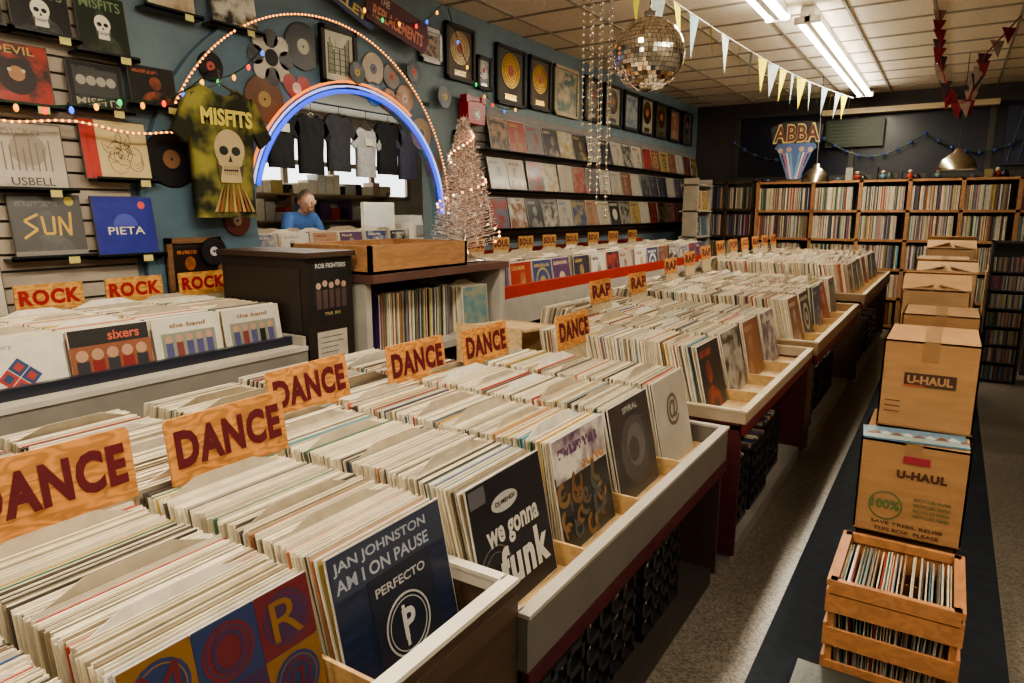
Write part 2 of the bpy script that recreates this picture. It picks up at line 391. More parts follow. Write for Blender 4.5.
def misf2(mb,M,w,h): mb.text(M,'MISFITS',w*.8,h*.16,.003,'paint',(.4,.38,.3),0,h*.15,.01); mb.quad(M,-w*.4,h*.28,w*.4,h*.85,.002,'paint',(.06,.06,.06)); [mb.disc(M,w*.09,.003,'paint',(.35,.33,.28),-w*.27+i*w*.18,h*.6,12) for i in range(4)]
def face_(mb,M,w,h): mb.text(M,'DEVIL',w*.6,h*.13,.003,'paint',(.5,.35,.1),0,h*.88,.01); mb.disc(M,w*.28,.002,'paint',(.03,.02,.02),0,h*.45,20); mb.disc(M,w*.12,.003,'paint',(.4,.2,.1),0,h*.5,12); [mb.disc(M,w*.03,.004,'paint',(.5,.5,.4),s*w*.1,h*.55,8) for s in (-1,1)]
def scrib(mb,M,w,h):
    for i in range(26):
        a=ru(0,6.28); r=ru(.02,.07); mb.ring(M,r*.9,r*.9+.0018,.002,.003,'paint',(.06,.05,.03),ru(-.06,.06),h*.5+ru(-.07,.07),16,a,a+ru(1.5,3.5))
def usb(mb,M,w,h):
    mb.text(M,'USBELL',w*.6,h*.12,.003,'paint',(.1,.09,.08),0,h*.12,.01); mb.disc(M,w*.25,.002,'paint',(.3,.26,.2),0,h*.6,24)
    for i in range(8): mb.quad(M,-w*.35+i*w*.09,h*.28,-w*.33+i*w*.09,h*ru(.6,.9),.0025,'paint',(.2,.17,.13))
def bars(mb,M,w,h):
    mb.text(M,'BLACK FLAG',w*.7,h*.12,.003,'paint',(.6,.55,.4),0,h*.86,.01)
    for i in range(4): mb.quad(M,-w*.3+i*w*.16,h*.2+.01*(i%2),-w*.2+i*w*.16,h*.7,.003,'paint',(.5,.45,.35))
wallcover(1.42,1.73,1.29,1.58,(.10,.10,.10),(.15,.15,.15),.2,deco=sun)
wallcover(1.78,2.09,1.28,1.58,(.02,.03,.26),(.03,.04,.30),.1,deco=pieta)
wallcover(1.38,1.68,1.60,1.90,(.42,.37,.29),(.3,.26,.2),.35,deco=usb)
wallcover(1.76,1.84,1.66,1.95,(.45,.04,.03),(.35,.02,.02),.3,led=False)
wallcover(1.83,2.09,1.66,1.95,(.62,.50,.26),(.57,.45,.24),.2,deco=scrib)
wallcover(1.38,1.66,1.97,2.24,(.36,.04,.025),(.03,.02,.02),.66,deco=face_)
wallcover(1.73,1.99,1.99,2.21,(.02,.02,.02),(.07,.07,.07),.71,deco=misf2)
wallcover(2.02,2.27,2.04,2.24,(.02,.02,.02),(.35,.1,.05),.33)
wallcover(1.80,2.04,2.25,2.53,(.02,.03,.02),(.08,.10,.07),.2,deco=misf)
wallcover(1.52,1.77,2.29,2.50,(.02,.02,.02),(.1,.1,.1),.2,deco=misf)
wallcover(1.22,1.49,2.29,2.52,(.02,.02,.02),(.4,.36,.3),.61,deco=bars)
wallcover(2.15,2.42,2.53,2.80,(.55,.47,.33),(.3,.2,.12),.05)
wallcover(2.52,2.82,2.53,2.80,(.6,.58,.5),(.03,.03,.03),.12)
wallcover(1.0,1.36,1.03,1.26,(.55,.5,.42),(.3,.1,.08),.62)
def frame(name,y0,y1,z0,z1,fc,inner,kind,x=XW+.012,col2=(.1,.1,.1),art=None):
    mb=MB(); w=y1-y0;h=z1-z0; M=fx(x,(y0+y1)/2,z0); t=.03
    mb.box(-w/2,0,0,w/2,h,.012,'paint',inner,M)
    for a in ((-w/2,0,-w/2+t,h),(w/2-t,0,w/2,h),(-w/2,0,w/2,t),(-w/2,h-t,w/2,h)): mb.box(a[0],a[1],0,a[2],a[3],.03,'wood',fc,M)
    if kind=='g':
        r=min(w*.33,h*.3); mb.disc(M,r,.015,'metal',col2,0,h*.6,32); mb.disc(M,r*.34,.016,'paint',(.4,.1,.06),0,h*.6,16)
        for k in (.5,.7,.85): mb.ring(M,r*k,r*k+.003,.015,.017,'metal',tuple(q*.5 for q in col2),0,h*.6)
        mb.quad(M,-w*.2,h*.1,w*.2,h*.2,.015,'metal',col2)
    elif kind=='p':
        a,b_=pair(); sd=rnd()
        if art: a,b_,sd=art
        mb.add([(-w/2+.045,.05,.014),(w/2-.045,.05,.014),(w/2-.045,h-.05,.014),(-w/2+.045,h-.05,.014)],[(0,1,2,3)],'cover_art',a,M,b_,((0,0),(1,0),(1,1),(0,1)),sd)
    elif kind=='a':
        for i in range(12): mb.box(-w*.3+i*w*.052,h*.2,.012,-w*.3+i*w*.052+w*.03,h*ru(.6,.85),.015,'paint',random.choice([(.1,.1,.1),(.25,.3,.15),(.5,.5,.4)]),M)
        for i in range(5): mb.box(-w*.3,h*(.25+i*.1),.014,w*.3,h*(.265+i*.1),.016,'paint',(.15,.15,.12),M)
    return mb.done(name)
GOLD=(.75,.5,.15); SIL=(.7,.7,.7); BF_=(.02,.015,.012)
frame('framed_poster',2.13,2.46,1.04,1.36,(.22,.11,.05),(.03,.02,.02),'p',x=XW+.06,art=((.02,.012,.01),(.38,.13,.04),.585))
frame('framed_picture',3.30,3.62,2.33,2.70,BF_,(.65,.63,.52),'a',x=XW+.06)
frame('gold_record_award',4.68,5.08,2.58,3.02,BF_,(.10,.07,.04),'g',col2=(.75,.6,.4))
frame('framed_picture',4.36,4.62,2.66,2.92,SIL,(.5,.5,.45),'p')
frame('framed_picture',5.12,5.34,2.56,2.84,BF_,(.3,.3,.3),'g',col2=SIL)
frame('gold_record_award',5.42,5.92,2.48,3.0,BF_,(.06,.05,.04),'g',col2=GOLD)
frame('gold_record_award',6.0,6.42,2.50,3.0,BF_,(.09,.06,.03),'g',col2=GOLD)
frame('framed_picture',6.50,7.03,2.50,3.0,(.5,.4,.25),(.35,.33,.28),'p')
frame('framed_picture',4.78,4.98,1.95,2.18,BF_,(.4,.38,.3),'p',art=((.45,.38,.25),(.1,.05,.04),.3))
for i,(a,b_) in enumerate(((7.18,7.62),(7.72,8.2),(8.3,8.78),(8.86,9.3),(9.38,9.85),(9.95,10.4),(10.5,10.95))):
    frame('gold_record_award' if i%2 else 'framed_picture',a,b_,2.52,3.0,BF_,random.choice([(.08,.07,.05),(.3,.27,.2)]),'g' if i in(0,1,3,4,6) else 'p',col2=random.choice([GOLD,SIL]))
mb=MB(); M=fx(XW+.09,3.36,2.93,0,-.32)
mb.prism(M,[(-.5,-.06),(.42,-.06),(.48,0),(.42,.06),(-.5,.06)],0,.01,'paint',(.04,.06,.16)); mb.text(M,'VINYL ALLEY',.75,.065,.012,'paint',(.6,.5,.15),0,0,.03); 
mb.done('street_sign')
mb=MB(); M=fx(XW+.11,4.02,2.84,0,-.2)
mb.prism(M,[(-.32,-.1),(.3,-.1),(.34,0),(.3,.12),(-.28,.12),(-.34,0)],0,.01,'paint',(.10,.02,.03)); mb.text(M,'THE',.1,.05,.012,'paint',(.6,.5,.3),-.16,.075); mb.text(M,'REPLACEMENTS',.54,.09,.012,'paint',(.65,.25,.15),0,-.02,.03)
mb.done('band_sign')
mb=MB(); M=fx(XW+.02,4.98,2.24); mb.box(-.12,0,0,.12,.18,.1,'plastic',(.38,.015,.02),M); mb.disc(M,.05,.102,'plastic',(.6,.56,.5),0,.08,20)
for i in range(10): mb.disc(M,.009,.104,'plastic',BLK,.034*math.cos(i*.55),.08+.034*math.sin(i*.55),8)
mb.box(-.14,.17,.03,-.08,.23,.1,'plastic',(.3,.01,.02),M); mb.box(.08,.17,.03,.14,.23,.1,'plastic',(.3,.01,.02),M); mb.box(-.1,.19,.045,.1,.225,.085,'plastic',(.3,.01,.02),M); mb.done('red_wall_telephone')
for ri,z in enumerate((1.34,1.695,2.045)):
    mb=MB(); y=5.22
    ledge(mb,5.1,10.9,z,d=.12)
    while y<10.85:
        a,b_=pair()
        if rnd()<.25: a=(.5,.47,.4)
        a=tuple(k*.8 for k in a); b_=tuple(k*.8 for k in b_)
        mb.cover(fx(XW+.11,y+.155,z,.2+ru(-.03,.03)),.305,.3,.004,a,b_,rnd()); y+=ru(.315,.34)
    mb.done('wall_display_shelf')
# arch panel
AC=(3.62,1.48); PB=(.10,.17,.22)
mb=MB(); n=48; vs=[];fs=[]; X0=XW+.003;X1=XW+.05
for i in range(n+1):
    t=math.pi*(-.12)+math.pi*1.24*i/n
    c,s=math.cos(t),math.sin(t)
    oy=3.36+1.30*c; oz=1.5+1.27*s
    iy=AC[0]+.88*c; iz=AC[1]+.83*max(s,-.27)
    for X in (X0,X1): vs+=[(X,oy,oz),(X,iy,iz)]
for i in range(n):
    a=i*4;b_=a+4
    fs+=[(a+2,a+3,b_+3,b_+2),(a,a+2,b_+2,b_),(a+1,b_+1,b_+3,a+3),(a,b_,b_+1,a+1)]
mb.add(vs,fs,'paint',PB)
mb.box(X0,2.04,.85,XW+.048,2.74,1.75,'paint',PB); mb.box(X0,2.7,.85,XW+.045,4.6,1.215,'paint',PB); mb.box(X0,4.5,1.2,XW+.045,4.75,1.5,'paint',PB)
mb.done('arch_panel')
mb=MB(); mb.box(XW-.12,2.74,1.222,XW+.1,4.5,1.25,'paint',(.5,.44,.36)); mb.done('window_ledge')
def vin(mb,y,z,r,c,lab,x=XW+.055,ring=True):
    M=fx(x,y,z,0); mb.disc(M,r,.004,'vinyl',c,n=32); mb.ring(M,r-.003,r,0,.004,'vinyl',c)
    if ring:
        for k in (.5,.6,.7,.8,.9): mb.ring(M,r*k,r*k+.002,.004,.005,'vinyl',tuple(q*.6+.02 for q in c))
    mb.disc(M,r*.33,.006,'paint',lab,n=20); mb.disc(M,.008,.007,'paint',BLK,n=8)
mb=MB()
vin(mb,2.22,1.78,.15,BLK,(.2,.1,.05)); vin(mb,3.17,2.53,.145,(.03,.03,.03),(.5,.5,.4))
M=fx(XW+.055,2.92,2.42); mb.disc(M,.13,.004,'vinyl',(.5,.47,.4))
for k in range(8): mb.disc(M,.055,.0045,'vinyl',(.5,.47,.4) if k%2 else (.05,.05,.05),.11*math.cos(k*.785),.11*math.sin(k*.785),16)
mb.disc(M,.05,.006,'paint',BLK,n=18)
vin(mb,2.85,2.17,.14,(.18,.08,.04),(.4,.28,.1))
vin(mb,3.80,2.50,.11,(.45,.37,.25),(.15,.15,.2)); vin(mb,3.99,2.48,.09,(.15,.13,.1),(.4,.1,.05)); vin(mb,3.80,2.33,.085,(.08,.22,.35),(.6,.5,.4)); vin(mb,3.96,2.31,.08,(.45,.25,.14),(.7,.65,.5)); vin(mb,3.60,2.44,.075,(.04,.04,.05),(.6,.45,.1),x=XW+.095)
vin(mb,4.13,2.34,.10,(.4,.22,.12),(.6,.5,.4)); vin(mb,4.31,2.1,.12,(.4,.3,.19),(.1,.15,.22)); vin(mb,4.24,2.55,.08,(.03,.03,.04),(.5,.1,.08)); vin(mb,4.46,1.86,.1,(.2,.14,.1),(.6,.5,.4)); vin(mb,4.55,1.65,.08,(.08,.14,.3),(.6,.5,.2)); vin(mb,2.66,2.08,.09,BLK,(.6,.5,.2)); vin(mb,2.6,1.45,.09,(.2,.05,.04),(.5,.4,.3)); vin(mb,2.4,1.28,.08,BLK,(.5,.5,.5),x=XW+.10)
vin(mb,4.62,2.42,.09,BLK,(.5,.4,.1)); vin(mb,4.8,1.75,.09,(.03,.03,.03),(.1,.3,.4)); vin(mb,2.5,2.3,.08,BLK,(.45,.1,.08))
M=fx(XW+.055,3.10,2.27); hp=[]
for i in range(32):
    t=2*math.pi*i/32; hp.append((.0066*16*math.sin(t)**3,.0066*(13*math.cos(t)-5*math.cos(2*t)-2*math.cos(3*t)-math.cos(4*t))))
mb.poly(M,hp[::-1],.006,'vinyl',(.36,.04,.04)); mb.disc(M,.035,.008,'paint',(.7,.55,.5),n=18)
mb.done('vinyl_record_wall_decor')
# neon arch
mb=MB()
for r,c,rr in ((.895,(.04,.10,.95),.014),(.93,(.42,.45,.85),.008),(.96,(1.,.28,.04),.009)):
    pts=[(XW+.085,AC[0]+r*math.cos(t),AC[1]+r*.93*math.sin(t)) for t in [math.pi*(.0+.93*i/36) for i in range(37)]]
    if rr==.009: pts=pts[12:]
    mb.tubepath(pts,rr,'neon',c,8)
mb.done('neon_rainbow_arch')
mb=MB(); pts=[]
for i in range(16): pts.append((XW+.15,1.0+1.32*i/15,1.90+.015*math.sin(i)))
for i in range(60):
    t=math.pi*(.86-.86*i/59); pts.append((XW+.08,3.36+1.25*math.cos(t),1.5+1.23*math.sin(t)))
mb.tubepath(pts,.006,'plastic',(.5,.35,.2))
P=[Vector(p) for p in pts]
for i in range(len(P)-1):
    d=(P[i+1]-P[i]).length; k=max(1,int(d/.028))
    for j in range(k): mb.ball(tuple(P[i].lerp(P[i+1],j/k)+Vector((.01,0,0))),.0062,'warmbulb',(1.,.36,.09),6,4)
mb.done('rope_light')
def stringlights(name,pts,step=.12):
    mb=MB(); P=[Vector(p) for p in pts]; path=[]
    for i in range(len(P)-1):
        L_=(P[i+1]-P[i]).length
        for j in range(8):
            f=j/8; q=P[i].lerp(P[i+1],f); q.z-=.12*L_*math.sin(math.pi*f); path.append(q)
    path.append(P[-1]); mb.tubepath(path,.004,'plastic',(.01,.05,.02)); acc=0;k=0
    C=[(.8,.04,.02),(.04,.12,.7),(.9,.4,.04),(.03,.4,.1),(.8,.3,.03)]
    for a,b_ in zip(path,path[1:]):
        acc+=(b_-a).length
        if acc>step: acc=0; k+=1; mb.ball(tuple(b_-Vector((0,0,.02))),.011,'bulb',C[k%5],6,5,1.6)
    mb.done(name)
stringlights('string_lights',[(XW+.19,1.0,2.1),(XW+.19,1.9,2.04),(XW+.19,2.35,2.2),(XW+.19,2.75,2.42)],.09)
stringlights('string_lights',[(XW+.14,3.3,3.05),(XW+.14,4.0,2.85),(XW+.14,4.5,3.08)],.13)
stringlights('string_lights',[(XW+.12,4.6,3.08),(XW+.12,5.1,2.5),(XW+.12,5.6,2.45)],.13)
# band t-shirt
mb=MB(); M=fx(XW+.2,2.45,1.47,0)
def shirt(mb,M,mat,col,sc=1.,thick=.035):
    prof=[(0,.178),(.12,.18),(.25,.182),(.38,.188),(.44,.19)]
    vs=[];fs=[];K=16
    def zz(u,v): return thick*(1-abs(u)**2.5)+.007*math.sin(u*9+v*11)
    for v,hw in prof+[(.50,.20),(.58,.212),(.65,.19),(.70,.11)]:
        for k in range(K+1):
            u=-1+2*k/K; dv=-.05*(1-u*u) if v==.70 else 0
            vs.append((u*hw*sc,(v+dv)*sc,zz(u,v)))
    R=len(prof)+4
    for r in range(R-1):
        for k in range(K): a=r*(K+1)+k; fs.append((a,a+1,a+K+2,a+K+1))
    o=len(vs)
    vs+=[(x,y,z-thick*1.5) for x,y,z in vs[:o]]
    fs+=[tuple(i+o for i in reversed(f)) for f in fs[:]]
    for r in range(R-1):
        for k in (0,K): a=r*(K+1)+k; b2=a+K+1; fs.append((a,b2,b2+o,a+o))
    mb.add(vs,fs,mat,col,M,smooth=True)
    for s in (-1,1):
        sl=[(s*.19*sc,.66*sc),(s*.215*sc,.63*sc),(s*.31*sc,.45*sc),(s*.235*sc,.39*sc),(s*.185*sc,.47*sc)]
        if s>0: sl=sl[::-1]
        mb.prism(M,sl,-.012,.014,mat,col)
shirt(mb,M,'shirt_dye',(.2,.2,.05))
M2=M@Matrix.Translation((0,0,.042))
mb.text(M2,'MISFITS',.32,.09,.002,'paint',(.68,.58,.14),0,.535,.04)
skull(mb,M2,.19,.0,.37,(.50,.40,.22))
for i in range(9): mb.prism(M2,[(-.12+i*.03,.03),(-.10+i*.03,.032),(-.05+i*.014,.19)],.0,.002,'paint',(.30,.10,.04) if i%2 else (.4,.3,.12))
mb.tubepath([tuple(M@Vector(p)) for p in ((-.19,.64,0),(0,.72,0),(.19,.64,0))],.006,'plastic',(.1,.1,.1))
mb.tubepath([tuple(M@Vector(p)) for p in ((0,.72,0),(0,.78,0),(.02,.8,-.05),(0,.78,-.15))],.004,'metal',(.5,.5,.5))
mb.done('band_tshirt')
# ---------------------------------------------------------------- bins
def sign(name,word,x,yc,z,w=.31,h=.15,lean=.12,tcol=MAR,board=SIGNW,stalk=.2,roll=0):
    mb=MB(); M=fx(x,yc,z,lean,roll)
    mb.prism(M,[(-w/2,0),(w/2,0),(w/2,h*.94),(w/2-.006,h),(-w/2+.006,h),(-w/2,h*.94)],-.009,0,'ply',board)
    mb.text(M,word,w*.90,h*.58,.0015,'paint',tcol,0,h*.52,.05)
    if stalk: mb.box(-w/2+.01,-stalk,-.006,w/2-.01,0,-.003,'sleeve',(.5,.40,.25),M)
    return mb.done(name,origin=(x,yc,z))
def binunit(name,y0,y1,xf,zr,zb,cols,xb=-1.36,xl=-2.14,rim=(.55,.53,.48),face=(.42,.41,.38),trim=MAR,fh=.13,body=(.05,.025,.02),crates=True,sp=.0048,xs=-.09,inner=(.45,.29,.13),left_sp=.006,plinth=(.25,.24,.22),backcols=None,fronts={},skirt=None):
    E=empty(name,(xf,(y0+y1)/2,0))
    mb=MB(); t=.022
    mb.box(xf-t,y0,zr-fh,xf,y1,zr,'paint',face); mb.box(xf-t-.004,y0-.001,zr-.004,xf+.006,y1+.001,zr+.006,'paint',rim)
    mb.box(xf-t,y0,zr-fh-.045,xf+.004,y1,zr-fh,'paint',trim)
    for y in (y0,y1-t):
        mb.box(xl,y,zr-fh,xf-t,y+t,zr-.001,'paint',face); mb.box(xl,y-.002,zr-.003,xf-t,y+t+.002,zr+.006,'paint',rim)
    mb.box(xl,y0,zb-.02,xf-t,y1,zb-.002,'wood',inner)
    mb.box(xl,y0,zr-fh,xl+t,y1,zr,'paint',face)
    cs=sorted(cols)
    for a,b_ in zip(cs,cs[1:]): mb.box(xl+t,(a+b_)/2-.004,zb,xf-t,(a+b_)/2+.004,zr-.01,'wood',inner)
    mb.box(xl+.15,y0+.02,.06,xf-.30,y1-.02,zb-.02,'paint',body)
    mb.box(xl+.12,y0+.02,0,xf-.03,y1-.02,.07,'paint',plinth)
    mb.box(xl+.1,y0,.05,xf-.015,y0+.02,zr-fh-.0,'wood',body); mb.box(xl+.1,y1-.02,.05,xf-.015,y1,zr-fh,'wood',body)
    if skirt: mb.box(xf-t,y0,.05,xf+.002,y1,zr-.01,'wood',skirt)
    mb.done('frame',E)
    mb=MB()
    for i,yc in enumerate(cols): rec_col(mb,xf+xs,xb+ru(-.02,.03),yc,zb,sp,front=fronts.get(i))
    mb.done('records_front',E)
    mb=MB()
    for i,yc in enumerate(backcols or cols): rec_col(mb,xl+.08,xb-.12,yc,zb,left_sp)
    mb.done('records_rear',E)
    if crates:
        mb=MB(); y=y0+.06
        while y<y1-.38:
            x1=xf-.06-ru(0,.05); w=.36
            for z in (.07,.14,.21,.28,.35): mb.box(x1-.24,y,z,x1,y+w,z+.022,'plastic',BLK)
            for k in range(5): yy=y+k*(w-.018)/4; mb.box(x1-.012,yy,.07,x1,yy+.018,.375,'plastic',BLK)
            spines_y(mb,x1-.02,y+.03,y+w-.03,.08,.2,.31,.008,.75)
            y+=ru(.39,.44)
        mb.done('crates_below',E)
    return E
U1=binunit('record_bin',-.92,1.10,-.69,.75,.60,[.90,.545,.19,-.165,-.52],xb=-1.36,xl=-2.26,rim=(.56,.52,.44),face=(.5,.47,.40),crates=False,fh=.03,body=(.07,.042,.025),trim=(.07,.042,.025),skirt=(.06,.036,.022),sp=.0042,xs=-.115)
U2=binunit('record_bin',1.104,2.62,-.665,.67,.60,[1.27,1.635,2.0,2.37],xb=-1.5,xl=-2.26,face=(.115,.105,.09),rim=(.34,.31,.26),trim=(.05,.004,.008),plinth=(.03,.025,.022),backcols=[1.3,1.66,2.02],sp=.0042,xs=-.112)
U3=binunit('record_bin',2.79,4.38,-.64,.69,.63,[3.0,3.37,3.74,4.12],xb=-1.62,xs=-.17,face=(.36,.29,.20),rim=(.48,.39,.26),trim=(.10,.008,.012),fh=.05,body=(.06,.010,.012),plinth=(.24,.23,.21),xl=-2.2,backcols=[3.74,4.12])
U4=binunit('record_bin',4.42,6.5,-.62,.72,.66,[4.65,5.03,5.41,5.79,6.17],xb=-1.7,face=(.25,.16,.08),rim=(.42,.33,.21),sp=.0065,xs=-.14,xl=-2.2,fh=.08,body=(.10,.06,.03),left_sp=.009)
U5=binunit('record_bin',6.55,9.3,-.58,.80,.74,[6.8,7.2,7.6,8.0,8.4,8.8,9.12],xb=-1.8,face=(.2,.13,.07),rim=(.38,.3,.19),sp=.009,xs=-.12,xl=-2.2,fh=.08,body=(.09,.05,.025),left_sp=.012)
mb=MB(); LW=(.60,.44,.24)
mb.box(-2.15,2.83,.70,-1.75,2.84,.93,'wood',LW); mb.box(-2.15,3.2,.70,-1.75,3.21,.90,'wood',LW); mb.add([(-2.1,2.86,.92),(-1.75,2.86,.92),(-1.75,3.18,.90),(-2.1,3.18,.90),(-2.1,2.86,.908),(-1.75,2.86,.908),(-1.75,3.18,.888),(-2.1,3.18,.888)],[(0,1,2,3),(7,6,5,4),(0,4,5,1),(1,5,6,2),(2,6,7,3),(3,7,4,0)],'wood',LW)
mb.done('plywood_dividers',U3)
LEAN=.2
def feature(name,E,x,yc,zb,fn,w=.315,h=.315,lean=LEAN,bg=(.1,.1,.1),edge=(.6,.56,.5)):
    mb=MB(); M=fx(x,yc,zb,lean); mb.slab(M,w,h,.003,'sleeve',edge); mb.quad(M,-w/2+.003,.003,w/2-.003,h-.003,.001,'vinyl',bg)
    fn(mb,M); return mb.done(name,E,origin=(x,yc,zb))
def f_jan(mb,M):
    mb.quad(M,-.153,.232,.153,.31,.0013,'paint',(.035,.045,.075))
    mb.text(M,'JAN JOHNSTON',.25,.025,.002,'paint',(.34,.37,.43),-.02,.287,.02); mb.text(M,'AM I ON PAUSE',.25,.025,.002,'paint',(.34,.37,.43),-.02,.255,.02)
    mb.quad(M,-.075,0,.10,.235,.002,'paint',(.014,.018,.032)); mb.text(M,'PERFECTO',.14,.018,.003,'paint',(.42,.42,.42),.01,.205,.02)
    mb.ring(M,.058,.062,.003,.004,'paint',(.42,.42,.42),.01,.115); mb.ring(M,.050,.052,.003,.004,'paint',(.42,.42,.42),.01,.115); mb.text(M,'P',.036,.058,.004,'paint',(.52,.52,.5),.012,.118,.03); mb.box(-.003,.075,.003,.004,.155,.0045,'paint',(.52,.52,.5),M)
    for i in range(8): mb.text(M,'PERFECTO',.06,.010,.0018,'paint',(.04,.055,.11),-.12,.02+i*.028,.0); mb.text(M,'PERF',.04,.010,.0018,'paint',(.04,.055,.11),.13,.02+i*.028,.0)
def f_purple(mb,M):
    C=[(.20,.10,.02),(.018,.035,.11),(.12,.014,.02),(.05,.02,.07)]
    for i in range(3):
        for j in range(3):
            x0=-.157+i*.105; y0=j*.105
            mb.quad(M,x0+.001,y0,x0+.104,y0+.104,.0015,'paint',C[(i+j*2)%4]); 
            mb.disc(M,.044,.002,'paint',C[(i+j*2+1)%4],x0+.052,y0+.052,18); mb.ring(M,.036,.038,.0021,.0024,'paint',C[(i+j*2)%4],x0+.052,y0+.052,18)
            mb.text(M,'NSMWSOM@R'[i*3+j],.058,.066,.0028,'paint',C[(i+j*2+2)%4],x0+.052,y0+.052,.0)
def f_funk(mb,M):
    mb.text(M,'we gonna',.22,.055,.002,'paint',(.55,.53,.48),.0,.17,.03); mb.text(M,'funk',.21,.10,.002,'paint',(.55,.53,.48),.03,.095,.045)
    mb.disc(M,.055,.002,'paint',(.4,.4,.37),-.02,.245,20,ry=.022); mb.text(M,'DJ MEHDI',.08,.014,.003,'paint',BLK,-.02,.245)
    mb.ring(M,.06,.063,.0015,.0018,'paint',(.14,.14,.14),-.09,.1); mb.ring(M,.045,.047,.0015,.0018,'paint',(.14,.14,.14),-.09,.1); mb.quad(M,-.15,.265,-.09,.305,.002,'paint',(.10,.10,.11))
def f_torch(mb,M):
    mb.text(M,'TORCH',.16,.05,.002,'paint',(.40,.20,.08),.06,.275,.04); mb.text(M,'SONG',.14,.05,.002,'paint',(.42,.22,.09),.07,.222,.04)
    random.seed(3)
    for k in range(26):
        cx=ru(-.13,.10); cy=ru(.03,.2); r=ru(.012,.04); mb.ring(M,r*.55,r,.0015,.0018+.00005*k,'paint',random.choice([(.16,.08,.04),(.12,.09,.06),(.20,.11,.05),(.07,.08,.08)]),cx,cy,16,ru(0,3),ru(4,7))
def f_grey(mb,M):
    mb.disc(M,.11,.0015,'paint',(.08,.075,.07),0,.15,24); mb.disc(M,.07,.002,'paint',(.13,.12,.11),0.01,.16,24); mb.disc(M,.04,.0024,'paint',(.06,.055,.05),-.01,.15,24); mb.text(M,'SPIRAL',.12,.02,.003,'paint',(.4,.4,.36),0,.285)
def f_white(mb,M):
    mb.text(M,'@',.12,.12,.002,'paint',(.12,.1,.08),0,.19)
def f_geo(mb,M):
    for i,(a,b_) in enumerate(((0,.035),(-.035,0),(.035,0),(0,-.035))):
        for k in (0,1): 
            r=.033 if k==0 else .018
            mb.poly(M,[(a,.18+b_+r),(a-r,.18+b_),(a,.18+b_-r),(a+r,.18+b_)],.0015+.0004*k,'paint',(.35,.05,.04) if (i+k)%2 else (.03,.06,.15))
    mb.text(M,'geometry',.1,.018,.002,'paint',(.1,.1,.1),-.06,.285,.0)
def f_sex(mb,M):
    mb.quad(M,-.15,.10,.15,.25,.0015,'paint',(.22,.08,.04))
    for i in range(5): mb.disc(M,.022,.002,'paint',(.4,.24,.16),-.11+i*.055,.215,12); mb.quad(M,-.132+i*.055,.08,-.088+i*.055,.195,.0018,'paint',(.2,.02,.02) if i%2 else (.03,.03,.04))
    mb.text(M,'sixers',.12,.035,.003,'paint',(.5,.12,.08),.05,.28,.02)
def f_band(mb,M):
    mb.quad(M,-.12,.12,.12,.25,.0015,'paint',(.22,.24,.18))
    for i in range(5): mb.disc(M,.016,.002,'paint',(.4,.25,.18),-.09+i*.045,.225,10); mb.quad(M,-.105+i*.045,.12,-.075+i*.045,.21,.002,'paint',random.choice([BLK,(.2,.05,.05),(.08,.08,.2)]))
    mb.text(M,'the band',.16,.018,.003,'paint',(.25,.15,.08),0,.28)
feature('album_1',U1,-.797,.90,.60,f_jan,bg=(.015,.023,.055))
feature('album_2',U1,-.797,.545,.60,f_purple,bg=(.05,.03,.09))
feature('album_1',U2,-.770,1.27,.60,f_funk,bg=(.014,.016,.022))
feature('album_2',U2,-.770,1.635,.60,f_torch,bg=(.03,.031,.03))
random.seed(11)
feature('album_3',U2,-.770,2.0,.60,f_grey,bg=(.05,.047,.045))
feature('album_4',U2,-.770,2.37,.60,f_white,bg=(.40,.37,.31))
for x,y,z in ((-1.40,.57,.91),(-1.385,.95,.905),(-1.62,1.40,.895),(-1.58,1.86,.895),(-1.54,2.24,.90),(-1.40,2.74,.9)): sign('dance_sign','DANCE',x,y,z,roll=ru(-.03,.03))
for x,y in ((-1.68,3.62),(-1.68,4.18)): sign('rap_sign','RAP',x,y,.985,w=.27,h=.13)
for i in range(9): sign('rap_sign' if i<4 else 'genre_sign',('RAP','RAP','RAP','RAP','POP','JAZZ','R&B','FUNK','POP')[i],-1.86,5.3+i*.46,1.02+.03*min(i,3),w=.27,h=.12)
# rock bins
E=empty('record_bin',(-2.9,0,0))
mb=MB()
mb.box(-2.52,-1.0,.72,-2.49,2.13,.87,'paint',(.20,.185,.16)); mb.box(-2.60,-1.0,.865,-2.485,2.13,.885,'paint',(.42,.39,.33))
mb.box(-2.60,-1.0,.885,-2.57,2.11,.925,'plastic',(.015,.018,.03)); mb.box(-3.55,2.11,0,-2.5,2.13,.93,'paint',(.3,.28,.24)); mb.box(-3.55,-1.0,0,-2.6,2.08,.68,'paint',(.07,.06,.055))
mb.box(-3.55,-1.0,.68,-2.5,2.11,.738,'paint',(.2,.19,.17))
mb.done('frame',E)
mb=MB(); rc=[1.96,1.645,1.33,1.015,.70,.385,.07]
for i,yc in enumerate(rc): rec_col(mb,-2.645,-3.28,yc,.765,.005,w=.30,lean=.14)
mb.done('records_front',E)
for nm,y,f,bg in (('album_1',1.96,f_band,(.5,.47,.40)),('album_2',1.645,f_band,(.55,.52,.45)),('album_3',1.33,f_sex,(.03,.03,.03)),('album_4',1.015,f_geo,(.58,.54,.46))): feature(nm,E,-2.618,y,.765,f,w=.30,lean=.14,bg=bg)
for y in (1.45,1.83,2.2): sign('rock_sign','ROCK',-3.36,y,1.068,w=.28,h=.12,lean=.05,tcol=(.30,.01,.015),board=(.62,.32,.08),stalk=.1 if y>2.1 else .25)
